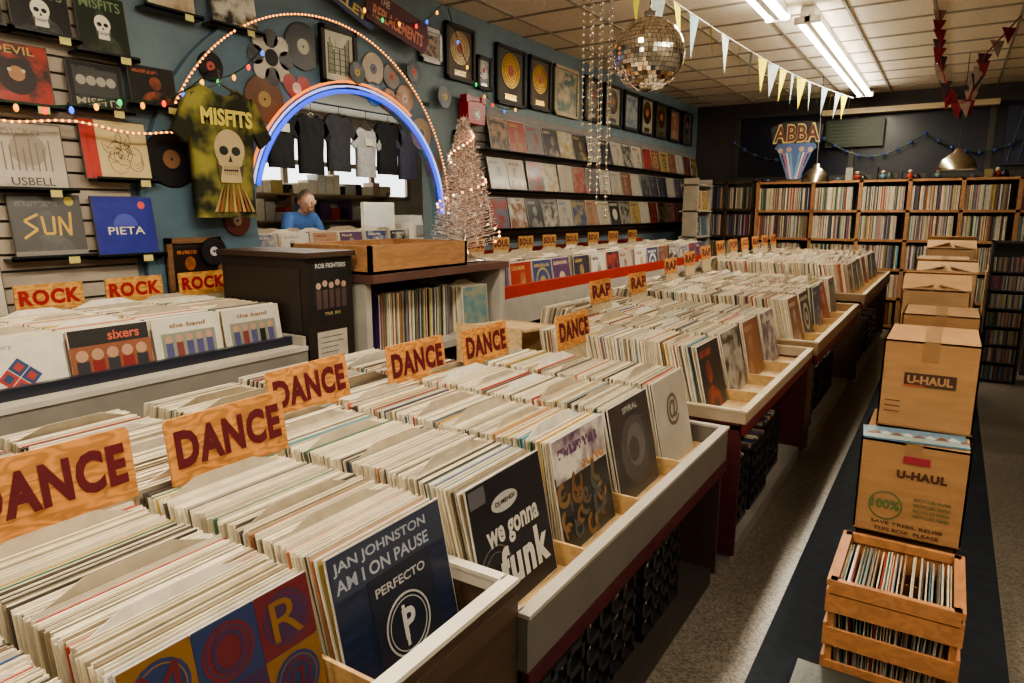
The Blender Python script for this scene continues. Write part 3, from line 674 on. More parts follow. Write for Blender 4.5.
mb=MB(); mb.box(-3.12,2.15,0,-2.5,2.44,1.29,'paint',(.016,.011,.009)); mb.box(-3.14,2.135,1.29,-2.48,2.45,1.315,'wood',(.05,.028,.018)); mb.box(-3.08,2.146,.1,-2.54,2.15,1.24,'paint',(.022,.015,.012)); mb.ball((-2.6,2.14,.8),.012,'metal',(.5,.4,.2))
M=fx(-2.499,2.30,.985); mb.quad(M,-.12,0,.12,.29,.001,'paint',(.012,.012,.014)); mb.text(M,'ROB FIGHTERS',.19,.022,.003,'paint',(.5,.5,.48),0,.265)
for i in range(5): mb.disc(M,.016,.002,'paint',(.4,.27,.2),-.08+i*.04,.17+.01*(i%2),10); mb.quad(M,-.095+i*.04,.06,-.065+i*.04,.15,.002,'paint',(.08,.05,.05))
mb.text(M,'TOUR  2013',.1,.015,.003,'paint',(.5,.42,.2),0,.035)
mb.quad(M,-.1,-.22,.09,-.05,.001,'sleeve',(.42,.39,.33)); 
for i in range(5): mb.quad(M,-.08,-.08-i*.025,ru(.02,.08),-.077-i*.025,.002,'paint',BLK)
mb.done('black_cabinet')
# mid counter shelf
mb=MB(); WT=(.36,.34,.3)
mb.box(-3.2,2.47,1.15,-2.38,3.70,1.19,'paint',(.10,.05,.04)); mb.box(-3.2,3.62,0,-2.4,3.68,1.15,'paint',(.42,.40,.35)); mb.box(-3.2,2.48,0,-2.45,2.52,1.15,'paint',WT)
mb.box(-3.2,2.47,.74,-2.36,3.66,.78,'paint',(.36,.34,.3)); mb.box(-3.2,2.5,.05,-3.15,3.66,1.15,'paint',(.05,.04,.04)); mb.box(-3.1,2.56,0,-2.5,3.60,.70,'paint',(.04,.03,.03))
spines_y(mb,-2.48,2.6,3.2,.78,.3,.30,.006,.5); rec_col(mb,-2.42,-2.8,3.40,.78,.008,w=.26,h=.28,lean=.1,front=((.10,.22,.26),(.3,.3,.2)))
mb.done('record_shelf_counter')
mb=MB(); TW=(.36,.19,.085)
mb.box(-3.0,2.49,1.192,-2.42,3.30,1.205,'wood',TW)
for a in ((-2.44,2.49,-2.42,3.30),(-3.0,2.49,-2.98,3.30),(-3.0,2.49,-2.42,2.51),(-3.0,3.28,-2.42,3.30)): mb.box(a[0],a[1],1.192,a[2],a[3],1.335,'wood',TW)
mb.done('wooden_tray')
# tinsel tree
mb=MB(); tx,ty,tz=-2.60,3.53,1.192
mb.lathe(Matrix.Translation((tx,ty,tz)),[(0,0),(.13,0),(.13,.012),(.05,.03),(.018,.06),(.014,.2)],'metal',(.6,.55,.5),16)
mb.tubepath([(tx,ty,tz+.05),(tx,ty,tz+.86)],.008,'tinsel',(.5,.4,.35))
TC=[(.95,.88,.8),(.8,.62,.5),(.9,.72,.62),(.95,.95,.95),(.5,.34,.25),(.4,.25,.18)]
for i in range(360):
    f=(i/360)**.85; z=tz+.08+.78*f; R_=.21*(1-f)**.9+.02; a=i*2.4; p0=Vector((tx,ty,z)); p1=p0+Vector((math.cos(a)*R_,math.sin(a)*R_,.05-.03*f))
    mb.tubepath([p0,p1],.002,'tinsel',(.6,.45,.38),4)
    for k in range(13):
        q=p0.lerp(p1,.25+.75*k/12); d=Vector((ru(-1,1),ru(-1,1),ru(-1,1))).normalized()*ru(.014,.03); e=Vector((ru(-1,1),ru(-1,1),ru(-1,1))).normalized()*.002
        mb.add([tuple(q-e),tuple(q+e),tuple(q+d+e),tuple(q+d-e)],[(0,1,2,3)],'tinsel',random.choice(TC))
    if i%8==0: mb.ball(tuple(p1),.008,'warmbulb',random.choice([(1,.5,.2),(1,.35,.12),(1,.65,.4)]),6,5)
mb.done('tinsel_christmas_tree')
# soul wall bin
E=empty('record_bin',(-3.1,0,0)); RED=(.40,.03,.015)
mb=MB(); y0,y1=3.80,8.75
mb.box(-2.62,y0,.90,-2.585,y1,.985,'paint',RED); mb.box(-2.60,y0,.70,-2.585,y1,.90,'paint',(.42,.39,.34)); mb.box(-3.55,y0,0,-2.7,y1,.70,'paint',(.05,.03,.03)); mb.box(-3.55,y0,.70,-2.6,y1,.80,'paint',(.3,.28,.25))
mb.box(-3.55,y0,0,-2.6,y0+.03,.96,'paint',(.48,.45,.4)); mb.box(-3.55,y1-.03,0,-2.6,y1,.96,'paint',(.48,.45,.4)); mb.box(-3.55,y0,1.12,-3.5,y1,1.16,'paint',RED)
mb.done('frame',E); mb=MB()
y=4.0
while y<8.7: rec_col(mb,-2.66,-3.3,y,.83,.011,w=.30,h=.31,lean=.15,jit=.01); y+=.335
mb.done('records_front',E)
y=4.35;i=0
while y<8.5: sign('soul_sign','SOUL',-3.36,y,1.17,w=.26,h=.11,lean=0,board=(.55,.30,.10),stalk=0.05); y+=.36+i*.03; i+=1
# ---------------------------------------------------------------- back room
mb=MB(); 
mb.box(-4.35,2.75,0,-3.80,4.5,1.14,'paint',(.35,.28,.2)); mb.box(-4.4,2.72,1.14,-3.78,4.55,1.17,'paint',(.5,.45,.37))
x=2.85
while x<4.45: 
    rec_col(mb,-3.84,-4.3,x+.12,1.17,.012,w=.24,h=.19,lean=.1); x+=.27
mb.done('back_record_counter')
for i,(y,c,sc) in enumerate(((4.75,(.03,.12,.4),.9),(5.2,BLK,.95),(5.62,BLK,1.),(6.05,(.03,.03,.035),1.),(6.5,(.25,.25,.25),.9),(6.9,BLK,1.),(7.3,(.04,.04,.06),1.))):
    mb=MB(); M=fx(-6.3,y,1.93+.05*(i%2),0); shirt(mb,M,'cloth',c,sc*.95); mb.tubepath([tuple(M@Vector(p)) for p in ((-.16,.60,0),(0,.68,0),(.16,.60,0))],.005,'metal',(.5,.5,.5)); mb.tubepath([tuple(M@Vector((0,.68,0))),(-6.3,y,2.72)],.004,'metal',(.5,.5,.5))
    if i%3==1: mb.quad(M,-.07,.38,.07,.47,.05,'paint',(.35,.33,.28))
    mb.done('hanging_tshirt')
mb=MB(); mb.tubepath([(-6.3,4.4,2.73),(-6.3,7.7,2.73)],.012,'metal',(.5,.5,.5))
for y in (4.4,7.7): mb.tubepath([(-6.3,y,2.73),(-6.3,y,ZC)],.01,'metal',(.5,.5,.5))
mb.done('clothes_rail')
mb=MB(); mb.box(-6.6,5.5,0,-5.9,8.2,1.05,'paint',(.4,.34,.26)); mb.box(-6.65,5.45,1.05,-5.85,8.25,1.09,'wood',(.35,.22,.12)); mb.done('sales_counter')
mb=MB(); mb.box(-6.25,6.4,1.09,-6.0,6.62,1.11,'plastic',(.5,.48,.44)); mb.box(-6.15,6.2,1.16,-6.1,6.75,1.62,'plastic',(.7,.68,.62)); mb.box(-6.098,6.23,1.19,-6.095,6.72,1.59,'plastic',(.6,.6,.58)); mb.box(-6.2,6.42,1.1,-6.14,6.52,1.2,'plastic',(.5,.5,.5)); mb.done('computer_monitor')
mb=MB(); mb.box(-6.4,7.0,1.09,-6.0,7.35,1.36,'plastic',(.6,.57,.5)); mb.box(-6.0,7.04,1.2,-5.985,7.3,1.33,'plastic',(.3,.3,.3)); mb.box(-6.4,7.05,1.36,-6.1,7.3,1.46,'plastic',(.5,.5,.46)); mb.done('cash_register')
mb=MB()
for k in range(4):
    mb.box(-9.15,3.2,.5+k*.42,-8.8,9.6,.53+k*.42,'wood',(.3,.2,.12)); y=3.25
    while y<9.5:
        w=ru(.08,.3); mb.box(-9.1,y,.53+k*.42,-8.85,y+w*.92,.53+k*.42+ru(.12,.34),'sleeve',random.choice(PAL+[(.7,.62,.48)]*12)); y+=w
for y in (3.2,5.3,7.4,9.6): mb.box(-9.15,y-.02,0,-8.8,y+.02,1.85,'wood',(.3,.2,.12))
mb.done('stock_shelving')
def man():
    bx,by=-6.95,5.75; E=empty('man',(bx,by,0))
    def skinned(name,pts,edges,rad,col,root=0,sub=2):
        me=bpy.data.meshes.new(name); me.from_pydata([(p[0]+bx,p[1]+by,p[2]) for p in pts],edges,[]); 
        m=bpy.data.materials.new(name+'_mat'); m.use_nodes=True; b=m.node_tree.nodes['Principled BSDF']; b.inputs['Roughness'].default_value=.8
        no=m.node_tree.nodes.new('ShaderNodeTexNoise'); no.inputs['Scale'].default_value=20; mr=m.node_tree.nodes.new('ShaderNodeMix'); mr.data_type='RGBA'
        m.node_tree.links.new(no.outputs['Fac'],mr.inputs[0]); mr.inputs[6].default_value=(*[c*.8 for c in col],1); mr.inputs[7].default_value=(*col,1); m.node_tree.links.new(mr.outputs[2],b.inputs['Base Color'])
        me.materials.append(m); ob=bpy.data.objects.new(name,me); col0.objects.link(ob)
        ob.modifiers.new('s','SKIN'); sv=me.skin_vertices[0].data
        for i,r in enumerate(rad): sv[i].radius=(r,r) if not isinstance(r,tuple) else r; sv[i].use_root=(i==root)
        s=ob.modifiers.new('u','SUBSURF'); s.levels=sub; s.render_levels=sub
        ob.parent=E; ob.matrix_parent_inverse=Matrix.Translation((-bx,-by,0))
    SK=(.52,.30,.21)
    # bent forward at the waist, head bowed over the counter
    skinned('trousers',[(0,0,.98),(0,.09,.92),(.02,.12,.5),(0,.13,.09),(0,-.09,.92),(.02,-.12,.5),(0,-.13,.09)],[(0,1),(1,2),(2,3),(0,4),(4,5),(5,6)],[.13,.095,.07,.055,.095,.07,.055],(.03,.035,.06))
    skinned('polo_shirt',[(0,0,.96),(.04,0,1.14),(.14,0,1.32),(.23,0,1.45),(.24,.17,1.43),(.26,.24,1.33),(.30,.25,1.2),(.24,-.17,1.43),(.26,-.24,1.33),(.30,-.25,1.2)],[(0,1),(1,2),(2,3),(3,4),(4,5),(5,6),(3,7),(7,8),(8,9)],[(.17,.14),(.18,.15),(.20,.16),(.13,.12),.09,.08,.065,.09,.08,.065],(.05,.13,.36))
    for s,n in ((1,'left'),(-1,'right')):
        skinned('forearm_'+n,[(.29,s*.25,1.25),(.33,s*.24,1.16),(.43,s*.17,1.13),(.50,s*.12,1.125)],[(0,1),(1,2),(2,3)],[.048,.043,.033,.028],SK)
        P=[(.50,s*.12,1.125),(.56,s*.11,1.12)];Ed=[(0,1)];rd=[(.03,.018),(.036,.016)]
        for k in range(4):
            o=s*(k-1.5)*.019; L=(.06,.072,.068,.052)[k]; i=len(P)
            P+=[(.585,s*.11+o,1.12),(.585+L*.5,s*.11+o*1.15,1.122),(.585+L,s*.11+o*1.2,1.108)]; Ed+=[(1,i),(i,i+1),(i+1,i+2)]; rd+=[.010,.009,.008]
        i=len(P); P+=[(.53,s*.075,1.12),(.565,s*.055,1.112)]; Ed+=[(0,i),(i,i+1)]; rd+=[.012,.009]
        skinned('hand_'+n,P,Ed,rd,SK,sub=1)
    skinned('neck',[(.22,0,1.43),(.28,0,1.51),(.32,0,1.56)],[(0,1),(1,2)],[.07,.058,.055],SK)
    mb=MB(); M=Matrix.Translation((bx+.36,by,1.62))@Matrix.Rotation(math.radians(-25),4,'Z')@Matrix.Rotation(math.radians(22),4,'Y')
    mb.ball((0,0,0),.095,'skin',SK,16,12,1.25,M); mb.ball((.02,0,-.06),.07,'skin',SK,12,10,1.,M); mb.ball((.1,0,-.015),.016,'skin',SK,8,6,1.6,M)
    for s in (-1,1):
        mb.ball((.082,s*.034,.012),.012,'paint',(.8,.8,.8),8,6,.7,M); mb.ball((.092,s*.034,.012),.006,'paint',BLK,6,4,1,M); mb.ball((0,s*.095,-.005),.022,'skin',SK,8,6,1.5,M); mb.ball((.09,s*.035,.036),.014,'paint',(.35,.33,.3),8,4,.3,M)
    mb.ball((.088,0,-.06),.022,'paint',(.4,.13,.1),8,4,.3,M)
    mb.ball((-.045,0,.035),.093,'cloth',(.32,.29,.26),16,12,1.12,M)
    mb.done('head',E)
    mb=MB()
    for s in (-1,1): mb.box(bx-.1,by+s*.13-.05,0,bx+.17,by+s*.13+.05,.09,'plastic',BLK)
    mb.done('shoes',E)
man()
# ---------------------------------------------------------------- back wall shelves
mb=MB(); X=[-2.33,-1.62,-1.05,-.50,.06,.62,1.2]; YS=10.0; WD=(.34,.165,.07)
for x in X: mb.box(x-.022,YS,0,x+.022,YS+.34,1.91,'wood',WD)
for z in (0.05,.41,.78,1.15,1.52,1.90): mb.box(X[0],YS,z-.025,X[-1],YS+.34,z+.005,'wood',WD)
mb.box(X[0],YS+.34,0,X[-1],YS+.36,1.9,'paint',(.03,.02,.015))
for z in (.055,.415,.785,1.155,1.525):
    for a,b_ in zip(X,X[1:]): spines_x(mb,YS+.02,a+.022,b_-.03-ru(0,.14),z,.28,.30,.011,.42)
mb.done('record_bookshelf')
mb=MB()
for i in range(34):
    x=-2.25+i*.1; h=ru(.03,.16); 
    if -2.25<x<-1.35 or -.2<x<.15: continue
    if i%3==0: mb.lathe(Matrix.Translation((x,YS+.15,1.91)),[(0,0),(.04,0),(.05,h*.5),(.02,h*.8),(.025,h)],'plastic',tuple(k*.5 for k in pal()),10)
    elif i%3==1: mb.box(x,YS+.05,1.91,x+ru(.04,.09),YS+.2,1.91+h,'plastic',tuple(k*.4 for k in pal()))
    else: mb.ball((x+.03,YS+.12,1.91+.035),.035,'cloth',(.3,.04,.03) if rnd()<.5 else pal(),10,8); mb.ball((x+.03,YS+.12,1.91+.09),.025,'cloth',(.4,.3,.2),8,6)
mb.done('shelf_top_knickknacks')
mb=MB()
for x in (-3.2,-2.82,-2.44):mb.box(x-.02,10.2,0,x+.02,10.6,1.95+.0,'wood',(.06,.035,.02))
for k in range(6): mb.box(-3.2,10.2,k*.38,-2.42,10.6,k*.38+.03,'wood',(.06,.035,.02)); 
for k in range(5): spines_x(mb,10.23,-3.16,-2.46,k*.38+.03,.3,.3,.013,.8)
mb.done('dark_bookcase')
mb=MB(); mb.box(-3.15,9.3,0,-2.95,9.34,1.95,'paint',(.45,.40,.32)); mb.box(-3.15,9.9,0,-2.95,9.94,1.95,'paint',(.4,.36,.3))
for k in range(6): mb.box(-3.2,9.3,.1+k*.35,-2.93,9.94,.12+k*.35,'paint',(.4,.36,.3)); 
for k in range(5):
    for j in range(2): a,b_=pair(); mb.cover(fx(-2.98,9.47+j*.3,.12+k*.35,.1),.27,.27,.01,a,b_,rnd())
mb.done('display_rack')
mb=MB(); M=fy(-1.90,YS+.1,1.91)
mb.box(-.2,0,-.02,.2,.02,.06,'wood',(.1,.06,.03),M)
mb.prism(M,[(-.27,.44),(-.12,.32),(-.1,.05),(.0,.02),(.1,.05),(.12,.32),(.27,.44),(.22,.51),(-.22,.51)],-.01,0,'paint',(.10,.16,.35))
for s in (-1,1):
    for k in range(4): mb.prism(M,[(s*.02*k,.03),(s*(.05+.045*k),.38),(s*(.075+.045*k),.38),(s*(.02*k+.02),.03)][::-s],.001,.004+.001*k,'paint',((.15,.35,.5),(.6,.55,.5),(.4,.15,.25),(.1,.2,.4))[k])
for s in (-1,1): mb.disc(M,.035,.006,'paint',(.5,.35,.25),s*.08,.42,12); mb.disc(M,.035,.006,'paint',(.5,.35,.25),s*.19,.41,12)
mb.prism(M,[(-.30,.50),(.30,.50),(.33,.72),(.18,.78),(-.18,.78),(-.33,.72)],-.012,0,'paint',(.04,.035,.04))
mb.text(M,'ABBA',.60,.25,.002,'paint',(.65,.52,.2),0,.63,.06); mb.text(M,'ABBA',.57,.21,.004,'paint',(.14,.05,.04),0,.63,.02)
mb.done('band_name_sign')
mb=MB(); mb.box(-1.70,YB-.10,2.42,-.95,YB-.06,2.80,'paint',(.03,.045,.028)); 
for i in range(6): mb.quad(fy(-1.33,YB-.101,2.45),-.33,.03+i*.05,ru(.0,.3),.04+i*.05,.001,'paint',(.07,.09,.055))
mb.done('green_notice_board')
mb=MB(); mb.box(-1.75,YB-.25,2.86,.35,YB-.05,2.93,'paint',(.50,.40,.24)); mb.done('trim_1')
mb=MB(); pts=[(-3.0+ i*.16,YB-.15,2.55-.28*math.sin(math.pi*(i%8)/8)) for i in range(30)]; mb.tubepath(pts,.012,'plastic',(.02,.05,.03))
for p in pts: mb.ball(p,.03,'plastic',(.04,.06,.22),6,4)
mb.done('blue_garland')
mb=MB(); mb.box(.45,YB-.09,2.1,1.2,YB-.05,2.85,'paint',(.02,.025,.05)); 
for i in range(5): mb.tubepath([(.5+i*.12,YB-.1,2.15),(.62+i*.1,YB-.1,2.8)],.006,'paint',(.15,.2,.35))
mb.done('dark_poster')
def dome(x,y,z,r=.19):
    mb=MB(); mb.lathe(Matrix.Translation((x,y,z)),[(r,0),(r*.97,.03),(r*.8,.10),(r*.5,.155),(.05,.18),(.035,.22),(0,.225)],'metal',(.6,.55,.45),24)
    mb.lathe(Matrix.Translation((x,y,z)),[(r*.98,.001),(r*.78,.095),(r*.48,.15),(0,.165)],'paint',(.6,.55,.45),24)
    mb.ball((x,y,z+.06),.04,'bulb',(1,.8,.5),10,8); mb.tubepath([(x,y,z+.22),(x,y,ZC)],.005,'plastic',BLK); mb.done('pendant_lamp')
dome(-.03,9.0,1.95); dome(-1.52,9.5,1.87,.17)
# ---------------------------------------------------------------- ceiling things
def fixture(x,y0,y1,z=3.03,name='fluorescent_fixture',pw=20,gap=.065):
    mb=MB(); mb.box(x-.055,y0,z+.03,x+.055,y1,ZC-.013,'paint',(.7,.66,.58)); mb.box(x-.02,y0,z-.01,x+.02,y1,z+.03,'paint',(.75,.73,.68))
    for yy in (y0,y1-.03): mb.box(x-.10,yy,z-.02,x+.10,yy+.03,z+.035,'paint',(.7,.66,.58))
    for s in (-1,1):
        n=max(1,round((y1-y0)/1.22)); L=(y1-y0)/n
        for i in range(n): mb.tubepath([(x+s*gap,y0+i*L+.03,z),(x+s*gap,y0+(i+1)*L-.03,z)],.019,'tube',(1.,.93,.80),10)
    mb.done(name)
    l=bpy.data.lights.new('fluorescent_light','AREA'); l.shape='RECTANGLE'; l.size=.2; l.size_y=(y1-y0); l.energy=pw*(y1-y0); l.color=(1.,.86,.66)
    o=bpy.data.objects.new('fluorescent_light',l); o.location=(x,(y0+y1)/2,z-.035); col0.objects.link(o)
fixture(-1.17,6.3,10.6,pw=17); fixture(-1.36,4.6,6.15,pw=15)
fixture(-1.3,-1.4,2.25,pw=21); fixture(1.0,-1.0,4.0,pw=10)
fixture(-5.2,2.5,7.5,pw=15)
def bunting(name,p0,p1,n,sag,cols,size=(.17,.3)):
    mb=MB(); p0=Vector(p0);p1=Vector(p1); path=[]
    for i in range(41):
        f=i/40; q=p0.lerp(p1,f); q.z-=sag*math.sin(math.pi*f); path.append(q)
    mb.tubepath(path,.004,'cloth',(.7,.7,.65))
    for i in range(n):
        f=(i+.5)/n; q=p0.lerp(p1,f); q.z-=sag*math.sin(math.pi*f); a=ru(-.5,.5); d=((p1-p0).normalized()*size[0]/2); d=Matrix.Rotation(a,3,'Z')@d; tip=q-Vector((ru(-.04,.04),ru(-.04,.04),size[1]))
        mb.add([tuple(q-d),tuple(q+d),tuple(tip)],[(0,1,2)],'cloth',cols[i%len(cols)])
    mb.done(name)
bunting('pennant_bunting',(-1.92,3.6,3.02),(-1.26,10.2,2.95),22,.12,[(.58,.54,.05),(.22,.32,.33),(.56,.52,.04),(.34,.40,.38)])
bunting('pennant_bunting',(-2.5,4.3,3.12),(-1.9,3.7,3.08),3,.02,[(.5,.5,.5),(.3,.3,.4),(.4,.15,.08)])
mb=MB(); K=[(-.27,7,3.13),(-.25,7,2.9),(-.22,7,2.7),(-.15,7,2.5),(-.08,7,2.38),(.0,7,2.4),(.05,7,2.6),(.08,7,2.75),(.3,7.4,3.1)]
mb.tubepath(K,.006,'cloth',(.2,.02,.02))
for a,b_ in zip(K,K[1:]):
    a=Vector(a);b_=Vector(b_)
    for j in range(3):
        q=a.lerp(b_,j/3); mb.add([tuple(q+Vector((-.05,0,.02))),tuple(q+Vector((.05,0,.0))),tuple(q+Vector((ru(-.03,.03),ru(-.03,.03),-.13)))],[(0,1,2)],'cloth',random.choice([(.12,.015,.02),(.03,.02,.02),(.18,.13,.10)]))
mb.done('hanging_garland')
# disco ball
mb=MB(); C=Vector((-1.40,3.5,2.29)); R_=.18
mb.ball(tuple(C),R_*.985,'paint',(.05,.045,.04),32,20)
nr=26
for i in range(nr):
    t0=math.pi*i/nr;t1=math.pi*(i+1)/nr; tm=(t0+t1)/2; k=max(4,int(2*math.pi*math.sin(tm)*R_/.0215))
    for j in range(k):
        am=2*math.pi*(j+.5)/k
        n=Vector((math.sin(tm)*math.cos(am),math.sin(tm)*math.sin(am),math.cos(tm))); n2=(n+Vector((ru(-1,1),ru(-1,1),ru(-1,1)))*.09).normalized()
        u=n2.cross(Vector((0,0,1))).normalized(); w=n2.cross(u); hw=R_*math.sin(tm)*math.pi/k*.93; hh=R_*math.pi/nr/2*.92; c=C+n*(R_+.001)
        vs=[tuple(c+u*a*hw+w*b_*hh) for a,b_ in ((-1,-1),(-1,1),(1,1),(1,-1))]
        g=ru(.8,1.); mb.add(vs,[(0,1,2,3)],'mirror',(g,g*.96,g*.9))
mb.lathe(Matrix.Translation(tuple(C+Vector((0,0,R_-.005)))),[(0.03,0),(.03,.03),(.008,.035),(.008,.05)],'metal',(.5,.5,.5),12)
mb.tubepath([C+Vector((0,0,R_+.04)),(C.x,C.y,ZC)],.004,'metal',(.4,.4,.4)); mb.done('disco_ball')
mb=MB()
for k in range(7):
    x=-1.80+k*.028; y=3.55+ (k%2)*.03; z=3.13; zb=(1.95,1.75,1.60,1.52,1.7,1.45,1.9)[k]
    mb.tubepath([(x,y,z),(x,y,zb)],.0015,'plastic',(.6,.6,.55),4)
    while z>zb: mb.ball((x,y,z),.009,'metal',(.75,.68,.55),6,4); z-=.036
mb.done('bead_strands')
# ---------------------------------------------------------------- boxes & crate
mb=MB(); mb.box(-.42,1.0,.0,.30,9.4,.012,'cloth',(.022,.027,.035)); mb.done('floor_runner_mat')
CB=(.33,.185,.085)
def carton(name,x0,y0,x1,y1,z0,z1,open_=False,deco=None,col=CB):
    mb=MB(); t=.006
    mb.box(x0,y0,z0,x1,y0+t,z1,'cardboard',col);mb.box(x0,y1-t,z0,x1,y1,z1,'cardboard',col);mb.box(x0,y0,z0,x0+t,y1,z1,'cardboard',col);mb.box(x1-t,y0,z0,x1,y1,z1,'cardboard',col);mb.box(x0,y0,z0,x1,y1,z0+t,'cardboard',col)
    cx=(x0+x1)/2;cy=(y0+y1)/2
    if open_:
        # flaps folded loosely over the top
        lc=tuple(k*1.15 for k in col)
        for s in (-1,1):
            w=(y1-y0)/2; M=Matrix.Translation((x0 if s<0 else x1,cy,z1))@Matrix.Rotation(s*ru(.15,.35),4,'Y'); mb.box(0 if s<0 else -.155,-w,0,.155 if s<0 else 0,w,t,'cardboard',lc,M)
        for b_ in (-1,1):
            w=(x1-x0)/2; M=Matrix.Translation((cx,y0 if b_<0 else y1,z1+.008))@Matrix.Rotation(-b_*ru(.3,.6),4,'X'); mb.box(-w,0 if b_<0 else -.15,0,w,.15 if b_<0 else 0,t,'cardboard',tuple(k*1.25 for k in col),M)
        mb.box(x0+t,y0+t,z1-.06,x1-t,y1-t,z1-.05,'sleeve',(.3,.25,.18))
    else:
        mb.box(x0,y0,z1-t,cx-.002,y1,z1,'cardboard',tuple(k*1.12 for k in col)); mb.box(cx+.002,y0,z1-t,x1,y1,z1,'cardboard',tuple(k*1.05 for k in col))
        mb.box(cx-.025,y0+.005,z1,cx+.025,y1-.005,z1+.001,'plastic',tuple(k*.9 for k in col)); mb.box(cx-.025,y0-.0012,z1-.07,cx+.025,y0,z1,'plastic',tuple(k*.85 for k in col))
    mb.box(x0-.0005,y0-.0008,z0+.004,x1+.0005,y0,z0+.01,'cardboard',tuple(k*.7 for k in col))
    if deco: deco(mb,fy(cx,y0-.001,z0),x1-x0,z1-z0)
    return mb.done(name)
INK=(.08,.04,.025)
def d1(mb,M,w,h):
    mb.box(-.075,h*.50,0,.085,h*.50+.048,.001,'paint',(.06,.03,.02),M); mb.text(M,'U-HAUL',.14,.03,.0015,'paint',CB,.005,h*.50+.024,.04)
    mb.box(-.075,h*.50,.0011,-.01,h*.50+.004,.0016,'paint',(.4,.08,.04),M)
    for i in range(3): mb.quad(M,-.13,.06+i*.02,-.08,.063+i*.02,.001,'paint',INK)
def d2(mb,M,w,h):
    mb.box(-.03,h*.80,.0,.05,h*.80+.026,.0018,'paint',(.28,.03,.045),M); mb.text(M,'U-HAUL',.15,.03,.0015,'paint',(.08,.035,.02),.03,h*.68,.06)
    mb.ring(M,.048,.053,.0,.001,'paint',(.09,.14,.05),-.07,.11); mb.text(M,'100%',.09,.035,.0015,'paint',(.09,.14,.05),-.07,.115,.04)
    for i in range(4): mb.text(M,'RECYCLED PAPER',.11,.011,.001,'paint',(.10,.13,.05),.07,.15-i*.02)
    mb.text(M,'SAVE TREES, REUSE',.22,.013,.001,'paint',INK,0,.045); mb.text(M,'THIS BOX  PLEASE',.2,.013,.001,'paint',INK,0,.022)
def d3(mb,M,w,h): mb.text(M,'FRAGILE',.18,.03,.0015,'paint',(.25,.03,.03),0,h*.5,.04)
carton('cardboard_box',-.17,2.80,.13,3.22,.72,1.045,deco=d1)
carton('cardboard_box',-.20,2.63,.13,3.06,.368,.713,deco=d2)
carton('cardboard_box',-.19,2.66,.12,3.06,.014,.36)
mb=MB(); M=Matrix.Translation((-.035,2.645,.716))@Matrix.Rotation(.10,4,'Z'); mb.box(-.16,-.005,0,.16,.14,.006,'sleeve',(.10,.19,.26),M); mb.box(-.16,-.005,.006,.16,.05,.0068,'paint',(.22,.28,.28),M)
for i in range(9): mb.prism(M,[(-.15+i*.035,.04+.01*(i%2)),(-.10+i*.034,.045),(-.12+i*.034,.065+.03*rnd())],.0068,.008,'paint',(.4,.42,.4) if i%2 else (.16,.07,.04))
mb.done('album_on_box')
E=empty('wooden_crate',(-.04,2.42,.012)); mb=MB(); x0,x1,y0,y1,zt=-.215,.135,2.22,2.60,.36; PW=(.42,.19,.08)
for x in (x0,x1-.02):
    for y in (y0,y1-.02): mb.box(x,y,.014,x+.02,y+.02,zt,'wood',PW)
for z in (.02,.135,.25): 
    mb.box(x0,y0-.01,z,x1,y0,z+.06,'wood',PW);mb.box(x0,y1,z,x1,y1+.01,z+.075,'wood',PW);mb.box(x0-.01,y0-.01,z,x0,y1+.01,z+.075,'wood',PW);mb.box(x1,y0-.01,z,x1+.01,y1+.01,z+.075,'wood',PW)
mb.box(x0-.01,y0-.01,zt-.02,x0+.02,y1+.01,zt,'wood',PW);mb.box(x1-.02,y0-.01,zt-.02,x1+.01,y1+.01,zt,'wood',PW);mb.box(x0,y0-.012,zt-.045,x1,y0+.008,zt,'wood',PW);mb.box(x0,y1-.008,zt-.03,x1,y1+.012,zt,'wood',PW)
mb.box(x0,y0,.014,x1,y1,.028,'wood',PW)
mb.done('slats',E)
mb=MB(); x=x0+.03
while x<x1-.04:
    l=-.25*(x+.04)/.17*.3+ru(-.03,.03); M=Matrix.Translation((x,y0+.03+ru(0,.008),.03))@Matrix.Rotation(-l,4,'Y'); mb.box(0,0,0,.004,.30,ru(.30,.315),'sleeve',tuple(k*.8 for k in edgecol()) if rnd()<.7 else tuple(k*.6 for k in pal()),M); x+=ru(.005,.007)
mb.done('records',E)
mb=MB(); mb.box(-.28,1.86,.014,.10,2.14,.10,'plastic',(.02,.022,.02)); mb.box(-.26,1.88,.10,.08,2.12,.106,'sleeve',(.03,.035,.03)); mb.text(Matrix.Translation((-.1,2.0,.107)),'BEAT',.12,.04,.001,'paint',(.3,.3,.2)); mb.done('dark_record_tray')
def stack(y0,y1,zm,zt,op,col,dx=0,deco=None): 
    carton('cardboard_box',-.20+dx,y0,.13+dx,y1,zm,zt,op,col=col,deco=deco); carton('cardboard_box',-.20,y0,.13,y1,.014,zm-.006)
stack(3.45,3.80,.50,.90,True,(.30,.175,.085),.01,d3); stack(3.93,4.34,.50,1.0,False,(.26,.15,.07),.03,d1)
stack(4.50,4.92,.50,1.06,True,(.31,.19,.10),-.01,d3); stack(5.10,5.55,.55,1.12,True,(.36,.23,.13),.03); stack(5.75,6.2,.6,1.17,False,(.33,.21,.12),.0,d1); stack(6.4,6.85,.6,1.21,True,(.34,.22,.12),.04)
carton('cardboard_box',.32,8.3,.62,8.7,.0,.45,col=(.3,.18,.09)); carton('cardboard_box',.33,8.32,.61,8.68,.456,.9,True,col=(.34,.21,.11))
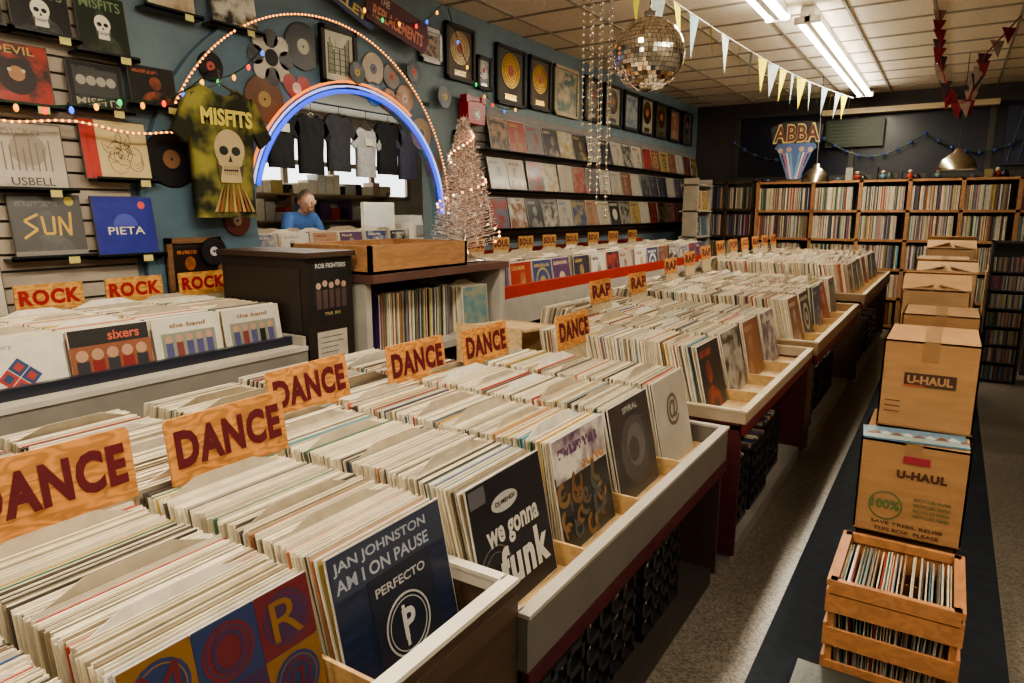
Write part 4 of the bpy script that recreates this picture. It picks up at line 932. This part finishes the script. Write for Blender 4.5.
def rack(x0,x1,y0,y1,h):
    mb=MB(); mb.box(x0,y0,.012,x0+.015,y1,h,'plastic',BLK); mb.box(x1-.015,y0,0.012,x1,y1,h,'plastic',BLK); mb.box(x0,y1-.015,.012,x1,y1,h,'plastic',BLK); z=.02
    while z<h-.12:
        mb.box(x0,y0,z,x1,y1,z+.012,'plastic',BLK); x=x0+.02
        while x<x1-.03: w=ru(.010,.014); mb.box(x,y0+.01,z+.012,x+w*.9,y1-.02,z+.135,'plastic',tuple(k*.4 for k in pal())); x+=w
        z+=.16
    mb.box(x0,y0,h-.015,x1,y1,h,'plastic',BLK); mb.done('media_rack')
rack(.31,.60,7.3,7.6,1.25); rack(.74,1.25,8.6,8.9,1.25)
mb=MB(); mb.box(.66,7.8,.0,1.2,8.2,.72,'paint',(.03,.025,.022)); mb.box(.64,7.78,.72,1.22,8.22,.745,'wood',(.06,.04,.03)); 
for k in range(2): mb.box(.70,7.792,.06+k*.33,1.16,7.8,.34+k*.33,'wood',(.05,.03,.02)); mb.ball((.93,7.788,.2+k*.33),.012,'metal',(.5,.45,.3))
mb.done('small_dark_dresser')
# ---------------------------------------------------------------- world, camera
w=bpy.data.worlds.new('World'); bpy.context.scene.world=w; w.use_nodes=True
w.node_tree.nodes['Background'].inputs[0].default_value=(.5,.55,.65,1); w.node_tree.nodes['Background'].inputs[1].default_value=.3
pt=math.atan(129.5/683); yw=math.radians(32.5)
s,c=math.sin(yw),math.cos(yw); sp_,cp_=math.sin(pt),math.cos(pt)
F=Vector((-s*cp_,c*cp_,-sp_));Rv=Vector((c,s,0));Uv=Vector((-s*sp_,c*sp_,cp_))
cam=bpy.data.cameras.new('camera'); cam.sensor_width=36; cam.lens=683/1024*36; cam.clip_start=.05
co=bpy.data.objects.new('camera',cam); col0.objects.link(co)
co.matrix_world=Matrix(((Rv.x,Uv.x,-F.x,0),(Rv.y,Uv.y,-F.y,0),(Rv.z,Uv.z,-F.z,1.5),(0,0,0,1)))
bpy.context.scene.camera=co
try:
    bpy.context.scene.view_settings.view_transform='AgX'; bpy.context.scene.view_settings.look='AgX - Medium High Contrast'; bpy.context.scene.view_settings.exposure=.3
except Exception as ex: pass
